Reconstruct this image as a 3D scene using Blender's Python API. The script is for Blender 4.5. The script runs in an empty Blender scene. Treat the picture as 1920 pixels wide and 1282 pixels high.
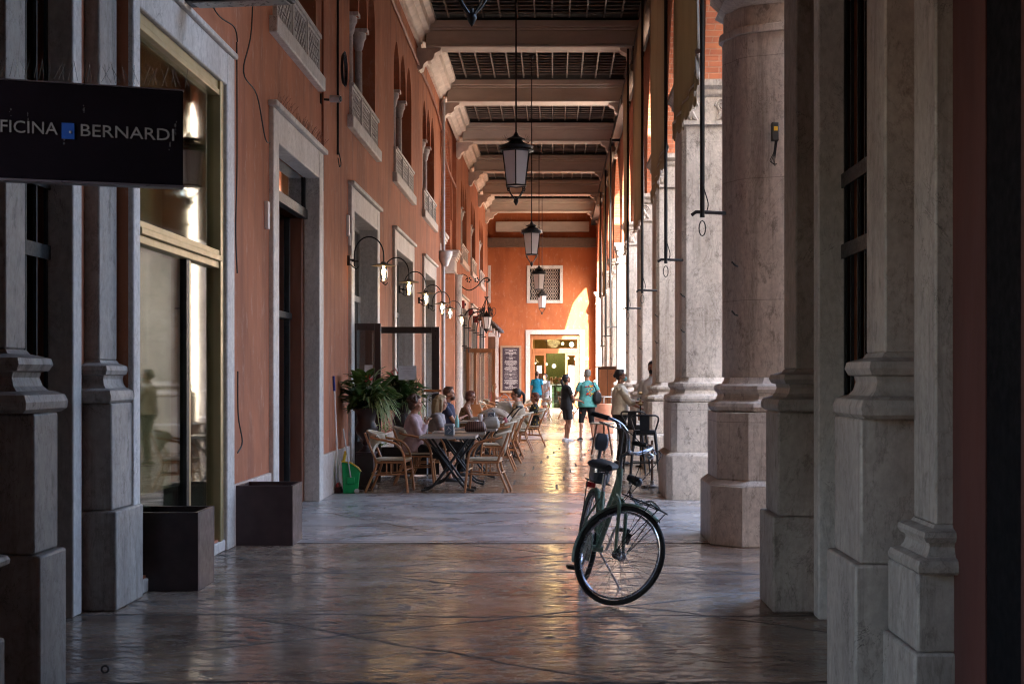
import bpy, bmesh, math, random
from mathutils import Vector, Matrix, Euler
random.seed(7)
S = bpy.context.scene
R = math.radians
PI = math.pi
# ---------------- camera, world, sun, exposure ----------------
cam = bpy.data.cameras.new('camera'); camo = bpy.data.objects.new('camera', cam); S.collection.objects.link(camo)
camo.location = (0, 0, 1.55); camo.rotation_euler = (R(90), 0, 0)
cam.sensor_width = 36; cam.lens = 50; cam.shift_x = -78/1920; cam.shift_y = 65/1920
cam.clip_start = .1; cam.clip_end = 1500
cam.dof.use_dof = True; cam.dof.focus_distance = 20; cam.dof.aperture_fstop = 13
S.camera = camo
SD = Vector((.33, -1, .75)).normalized()            # towards the sun
W = bpy.data.worlds.new("World"); S.world = W; W.use_nodes = True
wn = W.node_tree; wn.nodes.clear()
sky = wn.nodes.new('ShaderNodeTexSky'); sky.sky_type = 'NISHITA'; sky.sun_disc = False
sky.sun_elevation = math.asin(SD.z); sky.sun_rotation = math.atan2(SD.x, SD.y)
sky.dust_density = 2.6; sky.ozone_density = .6; sky.air_density = 1.0
bgn = wn.nodes.new('ShaderNodeBackground'); bgn.inputs[1].default_value = .15
wo = wn.nodes.new('ShaderNodeOutputWorld')
wn.links.new(sky.outputs[0], bgn.inputs[0]); wn.links.new(bgn.outputs[0], wo.inputs[0])
sl = bpy.data.lights.new('sun', 'SUN'); sl.energy = 4.2; sl.angle = R(.5); sl.color = (1, .91, .79)
so = bpy.data.objects.new('sun', sl); S.collection.objects.link(so)
so.rotation_euler = SD.to_track_quat('Z', 'Y').to_euler(); so.location = (20, -40, 40)
S.view_settings.view_transform = 'Standard'; S.view_settings.look = 'None'; S.view_settings.gamma = 1
S.view_settings.exposure = 3.75
S.render.engine = 'CYCLES'
cy = S.cycles
cy.use_denoising = True
try: cy.denoiser = 'OPENIMAGEDENOISE'
except Exception: pass
cy.max_bounces = 10; cy.diffuse_bounces = 6; cy.glossy_bounces = 4; cy.transmission_bounces = 6; cy.transparent_max_bounces = 12
cy.pixel_filter_type = 'BLACKMAN_HARRIS'; cy.filter_width = 1.15; cy.sample_clamp_indirect = 8; cy.caustics_reflective = False; cy.caustics_refractive = False

# ---------------- materials ----------------
def srgb(r, g, b):
    f = lambda c: (c/255/12.92) if c <= 10 else ((c/255+.055)/1.055)**2.4
    return (f(r), f(g), f(b), 1)
class NT:
    def __init__(s, name):
        s.m = bpy.data.materials.new(name); s.m.use_nodes = True; s.t = s.m.node_tree
        s.b = s.t.nodes['Principled BSDF']; s.out = s.t.nodes['Material Output']
        s.tc = s.t.nodes.new('ShaderNodeTexCoord')
    def n(s, typ, **kw):
        x = s.t.nodes.new(typ)
        for k, v in kw.items():
            if hasattr(x, k): setattr(x, k, v)
            else: x.inputs[k.replace('_', ' ')].default_value = v
        return x
    def l(s, a, b): s.t.links.new(a, b)
    def coord(s, sc=(1, 1, 1), rot=(0, 0, 0), loc=(0, 0, 0)):
        mp = s.n('ShaderNodeMapping'); mp.inputs['Scale'].default_value = sc
        mp.inputs['Rotation'].default_value = rot; mp.inputs['Location'].default_value = loc
        s.l(s.tc.outputs['Object'], mp.inputs['Vector']); return mp.outputs[0]
    def noise(s, scale, sc=(1, 1, 1), detail=5, rough=.6, dist=0, loc=(0, 0, 0)):
        x = s.n('ShaderNodeTexNoise'); x.inputs['Scale'].default_value = scale; x.inputs['Detail'].default_value = detail
        x.inputs['Roughness'].default_value = rough; x.inputs['Distortion'].default_value = dist
        s.l(s.coord(sc, loc=loc), x.inputs['Vector']); return x.outputs['Fac']
    def ramp(s, fac, stops):
        x = s.n('ShaderNodeValToRGB'); e = x.color_ramp.elements
        while len(e) < len(stops): e.new(.5)
        for k, (p, c) in enumerate(stops):
            e[k].position = p; e[k].color = c if len(c) == 4 else (*c, 1)
        s.l(fac, x.inputs[0]); return x.outputs[0]
    def mix(s, fac, a, b, mode='MIX'):
        x = s.n('ShaderNodeMix', data_type='RGBA', blend_type=mode)
        for val, inp in ((fac, x.inputs[0]), (a, x.inputs[6]), (b, x.inputs[7])):
            if hasattr(val, 'links') or hasattr(val, 'is_linked'): s.l(val, inp)
            elif inp == x.inputs[0]: inp.default_value = val
            else: inp.default_value = val if len(val) == 4 else (*val, 1)
        return x.outputs[2]
    def math(s, op, a, b=None):
        x = s.n('ShaderNodeMath', operation=op)
        for v, i in ((a, 0), (b, 1)):
            if v is None: continue
            if hasattr(v, 'is_linked'): s.l(v, x.inputs[i])
            else: x.inputs[i].default_value = v
        return x.outputs[0]
    def bump(s, h, strength=.2, dist=.01, prev=None):
        x = s.n('ShaderNodeBump'); x.inputs['Strength'].default_value = strength; x.inputs['Distance'].default_value = dist
        s.l(h, x.inputs['Height'])
        if prev: s.l(prev, x.inputs['Normal'])
        s.l(x.outputs[0], s.b.inputs['Normal']); return x.outputs[0]
    def set(s, **kw):
        for k, v in kw.items():
            i = s.b.inputs[{'col': 'Base Color', 'rough': 'Roughness', 'metal': 'Metallic', 'spec': 'Specular IOR Level', 'trans': 'Transmission Weight',
                            'emit': 'Emission Color', 'es': 'Emission Strength', 'coat': 'Coat Weight', 'alpha': 'Alpha', 'sub': 'Subsurface Weight', 'ior': 'IOR'}[k]]
            if hasattr(v, 'is_linked'): s.l(v, i)
            else: i.default_value = v if not isinstance(v, tuple) or len(v) == 4 else (*v, 1)
        return s
def C(c, k): return tuple(min(1, x*k) for x in c[:3]) + (1,)
def simple(name, col, rough=.5, metal=0, var=.2, scale=8, sc=(1, 1, 1), bump=.1, bd=.004, **kw):
    t = NT(name); n = t.noise(scale, sc)
    t.set(col=t.ramp(n, [(.3, C(col, 1-var)), (.7, C(col, 1+var))]), rough=t.ramp(t.noise(scale*2.3, sc), [(.3, (max(0, rough-.1),)*3), (.7, (min(1, rough+.1),)*3)]), metal=metal, **kw)
    if bump: t.bump(t.noise(scale*4, sc), bump, bd)
    return t.m
def stone(name, a, b, dirt, rough=.55, vs=(1, 1, .35), dk=.5, jz=None):
    t = NT(name)
    base = t.ramp(t.noise(1.6, vs, 8, .6, .4), [(.32, b), (.62, a)])
    vein = t.ramp(t.noise(2.6, vs, 9, .65, 1.6), [(.485, (0, 0, 0)), (.5, (1, 1, 1)), (.515, (0, 0, 0))])
    c = t.mix(t.math('MULTIPLY', vein, .35), base, dirt)
    spots = t.ramp(t.noise(8, (1, 1, .6), 9, .76), [(.555, (0, 0, 0)), (.64, (1, 1, 1))])
    mot = t.ramp(t.noise(22, (1, 1, .8), 6, .7), [(.35, (.82,)*3), (.65, (1.12,)*3)])
    c = t.mix(t.math('MULTIPLY', spots, dk*.7), c, dirt); c = t.mix(1.0, c, mot, 'MULTIPLY')
    big = t.ramp(t.noise(.9, (1, 1, .5), 6, .65, .5), [(.45, (0, 0, 0)), (.75, (1, 1, 1))])
    c = t.mix(t.math('MULTIPLY', big, dk*.7), c, C(dirt, 1.4))
    drips = t.ramp(t.noise(6, (1, 1, .07), 8, .74, .25), [(.53, (0, 0, 0)), (.66, (1, 1, 1))])
    c = t.mix(t.math('MULTIPLY', drips, dk*.55), c, dirt)
    cr = t.ramp(t.noise(1.9, (1, 1, .8), 6, .7, 2.2, (3, 8, 1)), [(.494, (0, 0, 0)), (.5, (1, 1, 1)), (.506, (0, 0, 0))])
    cr = t.math('MULTIPLY', cr, t.ramp(t.noise(1.2, loc=(9, 9, 9)), [(.5, (0, 0, 0)), (.6, (1, 1, 1))]))
    c = t.mix(t.math('MULTIPLY', cr, .9), c, C(dirt, .4))
    if jz:
        sx = t.n('ShaderNodeSeparateXYZ'); t.l(t.coord(), sx.inputs[0])
        f = t.math('FRACT', t.math('DIVIDE', sx.outputs[2], jz))
        j = t.ramp(f, [(0, (1, 1, 1)), (.007, (0, 0, 0))])
        c = t.mix(t.math('MULTIPLY', j, .7), c, C(dirt, .6))
    t.set(col=c, rough=t.ramp(t.noise(9), [(.3, (rough-.12,)*3), (.7, (rough+.15,)*3)]))
    p = t.bump(t.noise(35, (1, 1, .6), 6), .22, .004)
    t.bump(t.noise(4), .25, .012, p)
    return t.m
def plaster(name, a, b, stain, sun=1):
    t = NT(name)
    c = t.ramp(t.noise(1.1, (1, 1, .5), 7, .6, .3), [(.3, b), (.7, a)])
    st = t.ramp(t.noise(1.3, (1, 2.2, .16), 7, .7, .1), [(.47, (0, 0, 0)), (.64, (1, 1, 1))])
    c = t.mix(t.math('MULTIPLY', st, .75), c, stain)
    pt = t.ramp(t.noise(.55, (1, 1, .8), 5, .55, .8, (7, 1, 3)), [(.5, (0, 0, 0)), (.56, (1, 1, 1))])
    c = t.mix(t.math('MULTIPLY', pt, .3), c, C(a, 1.25))
    st = t.ramp(t.noise(7, (1, 1, .5), 9, .76), [(.54, (0, 0, 0)), (.7, (1, 1, 1))])
    c = t.mix(t.math('MULTIPLY', st, .35), c, (.62, .42, .33, 1))
    ch = t.ramp(t.noise(3.2, (1, 1, 1), 9, .75, .6, (3, 1, 2)), [(.71, (0, 0, 0)), (.72, (1, 1, 1))])
    c = t.mix(t.math('MULTIPLY', ch, .8), c, (.55, .47, .4, 1))
    t.set(col=c, rough=.85)
    p = t.bump(t.noise(60, detail=4), .12, .003); t.bump(t.noise(2.5), .35, .02, p)
    return t.m
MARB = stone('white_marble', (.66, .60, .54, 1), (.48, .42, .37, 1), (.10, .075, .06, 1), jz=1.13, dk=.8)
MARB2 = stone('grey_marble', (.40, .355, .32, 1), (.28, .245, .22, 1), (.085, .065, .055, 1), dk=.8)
FRAME = stone('frame_stone', (.66, .63, .6, 1), (.5, .47, .44, 1), (.22, .17, .14, 1), dk=.35)
SKIRT = stone('skirting_marble', (.62, .56, .52, 1), (.5, .42, .38, 1), (.3, .16, .1, 1), vs=(1, 1, .2), dk=.6)
PLAS = plaster('terracotta_plaster', (.44, .160, .078, 1), (.32, .108, .052, 1), (.19, .068, .040, 1))
PLAS2 = plaster('burnt_orange_plaster', (.42, .125, .042, 1), (.33, .095, .03, 1), (.27, .075, .025, 1))
def brickmat():
    t = NT('old_brick'); b = t.n('ShaderNodeTexBrick'); b.inputs['Scale'].default_value = 1
    mp = t.n('ShaderNodeCombineXYZ'); sx = t.n('ShaderNodeSeparateXYZ'); t.l(t.coord(), sx.inputs[0])
    t.l(t.math('ADD', sx.outputs[0], sx.outputs[1]), mp.inputs[0]); t.l(sx.outputs[2], mp.inputs[1]); t.l(mp.outputs[0], b.inputs['Vector'])
    for k, v in (('Brick Width', .26), ('Row Height', .075), ('Mortar Size', .007)): b.inputs[k].default_value = v
    b.inputs['Color1'].default_value = (.5, .15, .06, 1); b.inputs['Color2'].default_value = (.36, .095, .045, 1); b.inputs['Mortar'].default_value = (.42, .27, .19, 1)
    c = t.mix(.4, b.outputs[0], t.ramp(t.noise(5), [(.3, (.3, .09, .05)), (.7, (.62, .25, .13))]))
    t.set(col=c, rough=.9); t.bump(b.outputs['Fac'], .5, -.01); return t.m
BRICK = brickmat()
def floormat(name, cafe):
    t = NT(name); v = t.coord(); sx = t.n('ShaderNodeSeparateXYZ'); t.l(v, sx.inputs[0]); X, Y = sx.outputs[0], sx.outputs[1]
    w = t.math('MULTIPLY', t.math('SUBTRACT', t.noise(.5, detail=3), .5), .5)
    w2 = t.math('MULTIPLY', t.math('SUBTRACT', t.noise(6, detail=4), .5), .10)
    lines = None
    def line(expr, per, wd, lo=.0):
        nonlocal lines
        f = t.math('FRACT', t.math('DIVIDE', t.math('ADD', expr, w2), per))
        j = t.ramp(f, [(0, (1, 1, 1)), (wd/per*.6, (1, 1, 1)), (wd/per, (0, 0, 0))])
        br = t.ramp(t.noise(1.1, detail=2, loc=(per*7, wd*90, 0)), [(.36-lo, (0, 0, 0)), (.46-lo, (1, 1, 1))])
        j = t.math('MULTIPLY', j, br)
        lines = j if lines is None else t.math('MAXIMUM', lines, j)
    if cafe:
        b = t.n('ShaderNodeTexBrick'); b.inputs['Scale'].default_value = 1
        for k, q in (('Brick Width', 1.35), ('Row Height', .82), ('Mortar Size', .016)): b.inputs[k].default_value = q
        b.offset = 0
        b.inputs['Color1'].default_value = (.34, .22, .14, 1); b.inputs['Color2'].default_value = (.17, .11, .07, 1); b.inputs['Mortar'].default_value = (.02, .015, .012, 1)
        cv = t.n('ShaderNodeCombineXYZ'); t.l(t.math('ADD', X, t.math('MULTIPLY', t.math('FLOOR', t.math('DIVIDE', Y, .82)), .617)), cv.inputs[0]); t.l(Y, cv.inputs[1]); t.l(cv.outputs[0], b.inputs['Vector']); lines = b.outputs['Fac']
        base = t.mix(.5, b.outputs[0], t.ramp(t.noise(2.2, (.6, 1, 1), 9, .65), [(.3, (.12, .08, .05)), (.7, (.42, .29, .19))]))
    else:
        line(t.math('ADD', Y, t.math('ADD', w, .9)), 2.02, .05, .12)
        line(t.math('ADD', t.math('MULTIPLY', X, .8), t.math('ADD', Y, w)), 2.5, .045, .0)
        line(t.math('SUBTRACT', Y, t.math('MULTIPLY', X, .62)), 3.1, .045)
        n = t.noise(1.6, (.6, 1, 1), 10, .66, .8)
        base = t.ramp(n, [(.30, (.085, .055, .04)), (.43, (.22, .15, .11)), (.53, (.36, .265, .20)), (.68, (.56, .44, .35))])
        veins = t.ramp(t.noise(2.3, (.5, 1, 1), 8, .65, 2.0, (9, 2, 0)), [(.485, (0, 0, 0)), (.5, (1, 1, 1)), (.515, (0, 0, 0))])
        base = t.mix(t.math('MULTIPLY', veins, .55), base, (.07, .055, .055, 1))
    pits = t.ramp(t.noise(13, (.5, 1, 1), 9, .74, .4), [(.515, (0, 0, 0)), (.57, (1, 1, 1))])
    zone = t.ramp(t.noise(.9, detail=3), [(.38, (.15,)*3), (.54, (1, 1, 1))])
    pits = t.math('MULTIPLY', pits, zone)
    c = t.mix(t.math('MULTIPLY', pits, .85), base, (.025, .022, .026, 1))
    grime = t.ramp(t.noise(1.0, (.7, 1, 1), 8, .7, .3, (4, 4, 0)), [(.5, (0, 0, 0)), (.72, (1, 1, 1))])
    c = t.mix(t.math('MULTIPLY', grime, .6), c, (.06, .055, .06, 1))
    c = t.mix(t.math('MULTIPLY', lines, .9), c, (.010, .009, .010, 1))
    t.set(col=c, spec=1.0)
    r = t.ramp(t.noise(1.7, (.6, 1.1, 1), 8, .68), [(.38, (.045,)*3), (.62, (.22,)*3)])
    r = t.math('ADD', r, t.math('MULTIPLY', pits, .35)); r = t.math('ADD', r, t.math('MULTIPLY', lines, .5))
    t.set(rough=r)
    p = t.bump(t.math('MULTIPLY', lines, -1), .8, .012)
    p = t.bump(t.math('MULTIPLY', pits, -1), .6, .006, p)
    p = t.bump(t.noise(1.5, (.6, 1, 1), 3, .5), .35, .012, p)
    t.bump(t.noise(8, (.5, 1, 1), 6, .62), .6, .009, p)
    return t.m
FLOOR1 = floormat('polished_worn_marble', False); FLOOR2 = floormat('polished_travertine', True)
def bandmat():
    t = NT('matt_pale_stone'); w2 = t.math('MULTIPLY', t.math('SUBTRACT', t.noise(3, detail=4), .5), .16)
    c = t.ramp(t.noise(1.5, (.6, 1, 1), 10, .68, .5), [(.28, (.20, .195, .20)), (.5, (.36, .35, .355)), (.7, (.56, .55, .56))])
    cr = t.ramp(t.noise(.8, (.6, 1, 1), 4, .6, 1.2, (5, 3, 0)), [(.488, (0, 0, 0)), (.5, (1, 1, 1)), (.512, (0, 0, 0))])
    sx = t.n('ShaderNodeSeparateXYZ'); t.l(t.coord(), sx.inputs[0])
    def ln(e, per, wd): return t.ramp(t.math('FRACT', t.math('DIVIDE', t.math('ADD', e, w2), per)), [(0, (1, 1, 1)), (wd/per*.6, (1, 1, 1)), (wd/per, (0, 0, 0))])
    d = ln(t.math('ADD', t.math('MULTIPLY', sx.outputs[0], 1.5), sx.outputs[1]), 4.1, .08)
    d2 = ln(t.math('SUBTRACT', t.math('MULTIPLY', sx.outputs[0], 1.1), sx.outputs[1]), 5.3, .07)
    j2 = ln(t.math('ADD', sx.outputs[1], .35), 1.37, .07)
    l = t.math('MAXIMUM', t.math('MAXIMUM', d, j2), d2)
    l = t.math('MULTIPLY', l, t.ramp(t.noise(.8, detail=3), [(.38, (.15,)*3), (.5, (1, 1, 1))]))
    st = t.ramp(t.noise(5, detail=8, rough=.75), [(.56, (0, 0, 0)), (.7, (1, 1, 1))])
    c = t.mix(t.math('MULTIPLY', st, .5), c, (.11, .10, .10, 1))
    c = t.mix(t.math('MULTIPLY', l, .85), c, (.035, .032, .034, 1)); c = t.mix(t.math('MULTIPLY', cr, .75), c, (.06, .055, .055, 1))
    t.set(col=c, rough=t.ramp(t.noise(2, (.5, 1, 1), 6), [(.3, (.15,)*3), (.7, (.40,)*3)]), spec=.8)
    p = t.bump(t.noise(5, (.6, 1, 1), 8, .65), .5, .014); t.bump(t.math('MULTIPLY', l, -1), .6, .008, p); return t.m
BAND = bandmat()
PIAZZA = simple('piazza_paving', (.25, .20, .155, 1), .8, scale=1.5, bump=.1)
BEAM = simple('painted_beam', (.50, .44, .38, 1), .6, var=.22, scale=2, sc=(.3, 1, 1), bump=.15)
CORN = simple('white_cornice', (.60, .51, .44, 1), .65, var=.2, scale=3, bump=.2)
LOUV = simple('dark_ceiling_board', (.30, .24, .205, 1), .5, var=.4, scale=4, sc=(.3, 1, 1))
RIB = simple('ceiling_rib', (.15, .12, .10, 1), .45, var=.3, scale=6)
IRON = simple('black_iron', (.02, .02, .022, 1), .45, .4, scale=20)
BROWNM = simple('brown_box_metal', (.055, .034, .037, 1), .4, .1, var=.3, scale=5, bump=.04)
DWOOD = simple('dark_wood', (.10, .045, .022, 1), .45, var=.3, scale=6, sc=(1, 1, .15))
SHUT = simple('shutter_red_brown', (.16, .05, .025, 1), .6, var=.25, scale=4)
DOORW = simple('varnished_door_wood', (.32, .12, .045, 1), .4, var=.2, scale=6, sc=(1, 1, .2))
RATTAN = simple('bent_cane', (.38, .16, .065, 1), .38, var=.25, scale=14, bump=.1)
FAB = simple('cream_woven_fabric', (.50, .43, .33, 1), .8, var=.12, scale=60, bump=.4)
CURT = NT('canvas_curtain'); CURT.set(col=CURT.ramp(CURT.noise(2, (1, 1, .2)), [(.3, (.25, .185, .14)), (.7, (.38, .29, .22))]), rough=.9)
def translucent(t, amt, col):
    tr = t.n('ShaderNodeBsdfTranslucent'); tr.inputs[0].default_value = col
    mx = t.n('ShaderNodeMixShader'); mx.inputs[0].default_value = amt
    t.l(t.b.outputs[0], mx.inputs[1]); t.l(tr.outputs[0], mx.inputs[2]); t.l(mx.outputs[0], t.out.inputs[0]); return t.m
CURT = translucent(CURT, .25, (.6, .42, .25, 1))
BANNER = NT('tan_banner'); BANNER.set(col=BANNER.ramp(BANNER.noise(2, (1, 1, .2)), [(.3, (.22, .15, .095)), (.7, (.31, .215, .135))]), rough=.9); BANNER = translucent(BANNER, .3, (.5, .36, .2, 1))
GOLD = simple('brass_frame', (.46, .36, .19, 1), .38, .6, var=.08, scale=3, bump=.02)
PIPE = simple('copper_brown_pipe', (.22, .07, .035, 1), .5, scale=10)
GREYF = simple('grey_door_frame', (.26, .25, .235, 1), .5, .2, scale=6)
LEAD = simple('pale_drainpipe', (.5, .52, .55, 1), .4, .3, scale=6)
def glassmat(name, tint, rough=0.0, amt=.12, k=1):
    t = NT(name); t.t.nodes.remove(t.b)
    tr = t.n('ShaderNodeBsdfTransparent'); tr.inputs[0].default_value = tint
    g = t.n('ShaderNodeBsdfGlossy'); g.inputs['Roughness'].default_value = rough; g.inputs[0].default_value = (.95, .97, 1, 1)
    lw = t.n('ShaderNodeFresnel'); lw.inputs[0].default_value = 1.5
    f = t.math('ADD', t.math('MULTIPLY', lw.outputs[0], 1.25*k), amt*.5)
    mx = t.n('ShaderNodeMixShader'); t.l(f, mx.inputs[0]); t.l(tr.outputs[0], mx.inputs[1]); t.l(g.outputs[0], mx.inputs[2]); t.l(mx.outputs[0], t.out.inputs[0])
    return t.m
GLASS = glassmat('window_glass', (.75, .8, .78, 1)); SHOPG = glassmat('hazy_shop_glass', (.78, .78, .66, 1), .03, .04, .62); DGLASS = glassmat('dark_door_glass', (.35, .4, .42, 1), .02)
def milky():
    t = NT('milk_glass'); t.set(col=(.93, .91, .93, 1), rough=.25)
    return translucent(t, .2, (.9, .88, .86, 1))
MILK = milky()
def emit(name, col, s):
    t = NT(name); t.set(col=col, emit=col, es=s); return t.m
BULB = emit('glowing_filament', (1, .58, .24, 1), 8)
WARM = emit('lit_lamp', (1, .72, .38, 1), 3)
SHOPLIT = emit('lit_strip', (1, .95, .85, 1), .12)

# ---------------- mesh helpers ----------------
class MB:
    def __init__(s): s.bm = bmesh.new(); s.mi = 0
    def _f(s, vs):
        try: f = s.bm.faces.new(vs); f.material_index = s.mi; return f
        except ValueError: return None
    def quad(s, *ps): return s._f([s.bm.verts.new(p) for p in ps])
    def box(s, x0, x1, y0, y1, z0, z1, M=None):
        P = [(x, y, z) for z in (z0, z1) for x, y in ((x0, y0), (x1, y0), (x1, y1), (x0, y1))]
        v = [s.bm.verts.new(M @ Vector(p) if M else p) for p in P]
        for q in ((0, 3, 2, 1), (4, 5, 6, 7), (0, 1, 5, 4), (1, 2, 6, 5), (2, 3, 7, 6), (3, 0, 4, 7)): s._f([v[k] for k in q])
        return s
    def cbox(s, c, d, rz=0, M=None):
        m = Matrix.Translation(c) @ Matrix.Rotation(rz, 4, 'Z')
        if M: m = M @ m
        return s.box(-d[0]/2, d[0]/2, -d[1]/2, d[1]/2, -d[2]/2, d[2]/2, m)
    def prism(s, pts, z0, z1, mp=None):
        # closed outline pts (u,v) extruded z0..z1, mapped by mp(u,v,w)
        mp = mp or (lambda u, v, w: (u, v, w))
        a = [s.bm.verts.new(mp(u, v, z0)) for u, v in pts]; b = [s.bm.verts.new(mp(u, v, z1)) for u, v in pts]
        n = len(pts)
        for k in range(n): s._f([a[k], a[(k+1) % n], b[(k+1) % n], b[k]])
        s._f(a[::-1]); s._f(b); return s
    def tube(s, pts, r, seg=8, closed=False):
        pts = [Vector(p) for p in pts]; n = len(pts); rr = r if isinstance(r, (list, tuple)) else [r]*n
        rings = []; up = None
        for k in range(n):
            if closed: d = pts[(k+1) % n] - pts[k-1]
            else: d = pts[min(k+1, n-1)] - pts[max(k-1, 0)]
            if d.length < 1e-9: d = Vector((0, 0, 1))
            d.normalize()
            if up is None: up = d.orthogonal().normalized()
            up = (up - d*up.dot(d))
            up = up.normalized() if up.length > 1e-6 else d.orthogonal().normalized()
            sd = d.cross(up)
            rings.append([s.bm.verts.new(pts[k] + (up*math.cos(2*PI*j/seg) + sd*math.sin(2*PI*j/seg))*rr[k]) for j in range(seg)])
        for k in range(n if closed else n-1):
            a, b = rings[k], rings[(k+1) % n]
            for j in range(seg): s._f([a[j], a[(j+1) % seg], b[(j+1) % seg], b[j]])
        if not closed: s._f(rings[0][::-1]); s._f(rings[-1])
        return s
    def lathe(s, prof, c=(0, 0, 0), seg=16, ang0=0, sx=1, sy=1, M=None):
        # prof [(r,z)]
        rings = []
        for r, z in prof:
            row = []
            for j in range(seg):
                a = ang0 + 2*PI*j/seg
                p = Vector((c[0]+r*math.cos(a)*sx, c[1]+r*math.sin(a)*sy, c[2]+z))
                row.append(s.bm.verts.new(M @ p if M else p))
            rings.append(row)
        for a, b in zip(rings, rings[1:]):
            for j in range(seg): s._f([a[j], a[(j+1) % seg], b[(j+1) % seg], b[j]])
        s._f(rings[0][::-1]); s._f(rings[-1]); return s
    def sphere(s, c, r, seg=12, M=None, sc=(1, 1, 1)):
        m = Matrix.Translation(c) @ (M or Matrix()) @ Matrix.Diagonal((r*sc[0], r*sc[1], r*sc[2], 1))
        g = bmesh.ops.create_uvsphere(s.bm, u_segments=seg, v_segments=max(4, seg*2//3), radius=1, matrix=m)
        for f in {f for v in g['verts'] for f in v.link_faces}: f.material_index = s.mi
        return s
    def mesh(s, name, mats, smooth=True, ang=40):
        bmesh.ops.recalc_face_normals(s.bm, faces=s.bm.faces)
        me = bpy.data.meshes.new(name); s.bm.to_mesh(me); s.bm.free()
        for m in (mats if isinstance(mats, (list, tuple)) else [mats]): me.materials.append(m)
        if smooth:
            me.polygons.foreach_set('use_smooth', [True]*len(me.polygons)); me.set_sharp_from_angle(angle=R(ang))
        return me
def link(o, parent=None):
    S.collection.objects.link(o)
    if parent: o.parent = parent
    return o
def mkobj(name, mb, mats, parent=None, bevel=0, smooth=True, ang=40, **tags):
    me = mb if isinstance(mb, bpy.types.Mesh) else mb.mesh(name, mats, smooth, ang)
    o = link(bpy.data.objects.new(name, me), parent)
    if bevel:
        b = o.modifiers.new('Bevel', 'BEVEL'); b.width = bevel; b.segments = 2; b.limit_method = 'ANGLE'; b.angle_limit = R(50)
    for k, v in tags.items(): o[k] = v
    return o
def thing(name, label, cat, loc=(0, 0, 0), rz=0, group=None):
    o = link(bpy.data.objects.new(name, None)); o.location = loc; o.rotation_euler = (0, 0, rz); o.empty_display_size = .1
    o['label'] = label; o['category'] = cat
    if group: o['group'] = group
    return o
def tag(o, label, cat, group=None):
    o['label'] = label; o['category'] = cat
    if group: o['group'] = group
    return o
def dup(root, loc, rz=None, label=None, group=None, lab_cat=None, scale=None):
    r = root.copy(); S.collection.objects.link(r); r.location = loc
    if rz is not None: r.rotation_euler = (0, 0, rz)
    if scale: r.scale = (scale,)*3
    if label: r['label'] = label
    if group: r['group'] = group
    for ch in list(root.children):
        c = ch.copy(); S.collection.objects.link(c); c.parent = r
        for g in list(ch.children):
            d = g.copy(); S.collection.objects.link(d); d.parent = c
    return r
def arch_z(t, kind):           # t in 0..1 across, returns 0..1 height of the arch
    x = abs(2*t-1)
    if kind == 'point':
        # equilateral-ish pointed arch
        return math.sqrt(max(0, 4-(1+x)**2))/math.sqrt(3)
    return math.sqrt(max(0, 1-x*x))
def wall(mb, mp, u0, u1, v0, v1, th, ops, nar=20):
    # shell with openings (ua,ub,va,vb,rise,kind); mp(u,v,d)
    us = sorted({u0, u1, *[o[0] for o in ops], *[o[1] for o in ops]}); vs = sorted({v0, v1, *[o[2] for o in ops], *[o[3] for o in ops]})
    us = [u for u in us if u0 <= u <= u1]; vs = [v for v in vs if v0 <= v <= v1]
    def hole(a, b):
        for o in ops:
            if o[0] < a < o[1] and o[2] < b < o[3]: return True
        return False
    n, m = len(us)-1, len(vs)-1
    sol = [[not hole((us[i]+us[i+1])/2, (vs[j]+vs[j+1])/2) for j in range(m)] for i in range(n)]
    g = lambda i, j: 0 <= i < n and 0 <= j < m and sol[i][j]
    for i in range(n):
        for j in range(m):
            if not sol[i][j]: continue
            a, b, c, d = us[i], us[i+1], vs[j], vs[j+1]
            for w in (0, th): mb.quad(mp(a, c, w), mp(b, c, w), mp(b, d, w), mp(a, d, w))
            if not g(i-1, j): mb.quad(mp(a, c, 0), mp(a, d, 0), mp(a, d, th), mp(a, c, th))
            if not g(i+1, j): mb.quad(mp(b, c, 0), mp(b, d, 0), mp(b, d, th), mp(b, c, th))
            if not g(i, j-1): mb.quad(mp(a, c, 0), mp(b, c, 0), mp(b, c, th), mp(a, c, th))
            if not g(i, j+1): mb.quad(mp(a, d, 0), mp(b, d, 0), mp(b, d, th), mp(a, d, th))
    for o in ops:
        if len(o) > 4 and o[4]:
            ua, ub, va, vb, rise, kind = o
            for k in range(nar):
                t0, t1 = k/nar, (k+1)/nar
                a, b = ua+(ub-ua)*t0, ua+(ub-ua)*t1
                z0, z1 = vb-rise+rise*arch_z(t0, kind), vb-rise+rise*arch_z(t1, kind)
                for w in (0, th): mb.quad(mp(a, z0, w), mp(b, z1, w), mp(b, vb, w), mp(a, vb, w))
                mb.quad(mp(a, z0, 0), mp(b, z1, 0), mp(b, z1, th), mp(a, z0, th))
def arc(c, r, a0, a1, n, plane='xz', ry=None):
    out = []
    for k in range(n+1):
        a = R(a0+(a1-a0)*k/n); p, q = r*math.cos(a), (ry or r)*math.sin(a)
        out.append((c[0]+p, c[1], c[2]+q) if plane == 'xz' else ((c[0], c[1]+p, c[2]+q) if plane == 'yz' else (c[0]+p, c[1]+q, c[2])))
    return out
def spline(pts, n=6):
    P = [Vector(p) for p in pts]; out = []
    for i in range(len(P)-1):
        p0, p1, p2, p3 = P[max(i-1, 0)], P[i], P[i+1], P[min(i+2, len(P)-1)]
        for k in range(n):
            t = k/n
            out.append(.5*((2*p1)+(p2-p0)*t+(2*p0-5*p1+4*p2-p3)*t*t+(3*p1-p0-3*p2+p3)*t**3))
    out.append(P[-1]); return out
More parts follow.
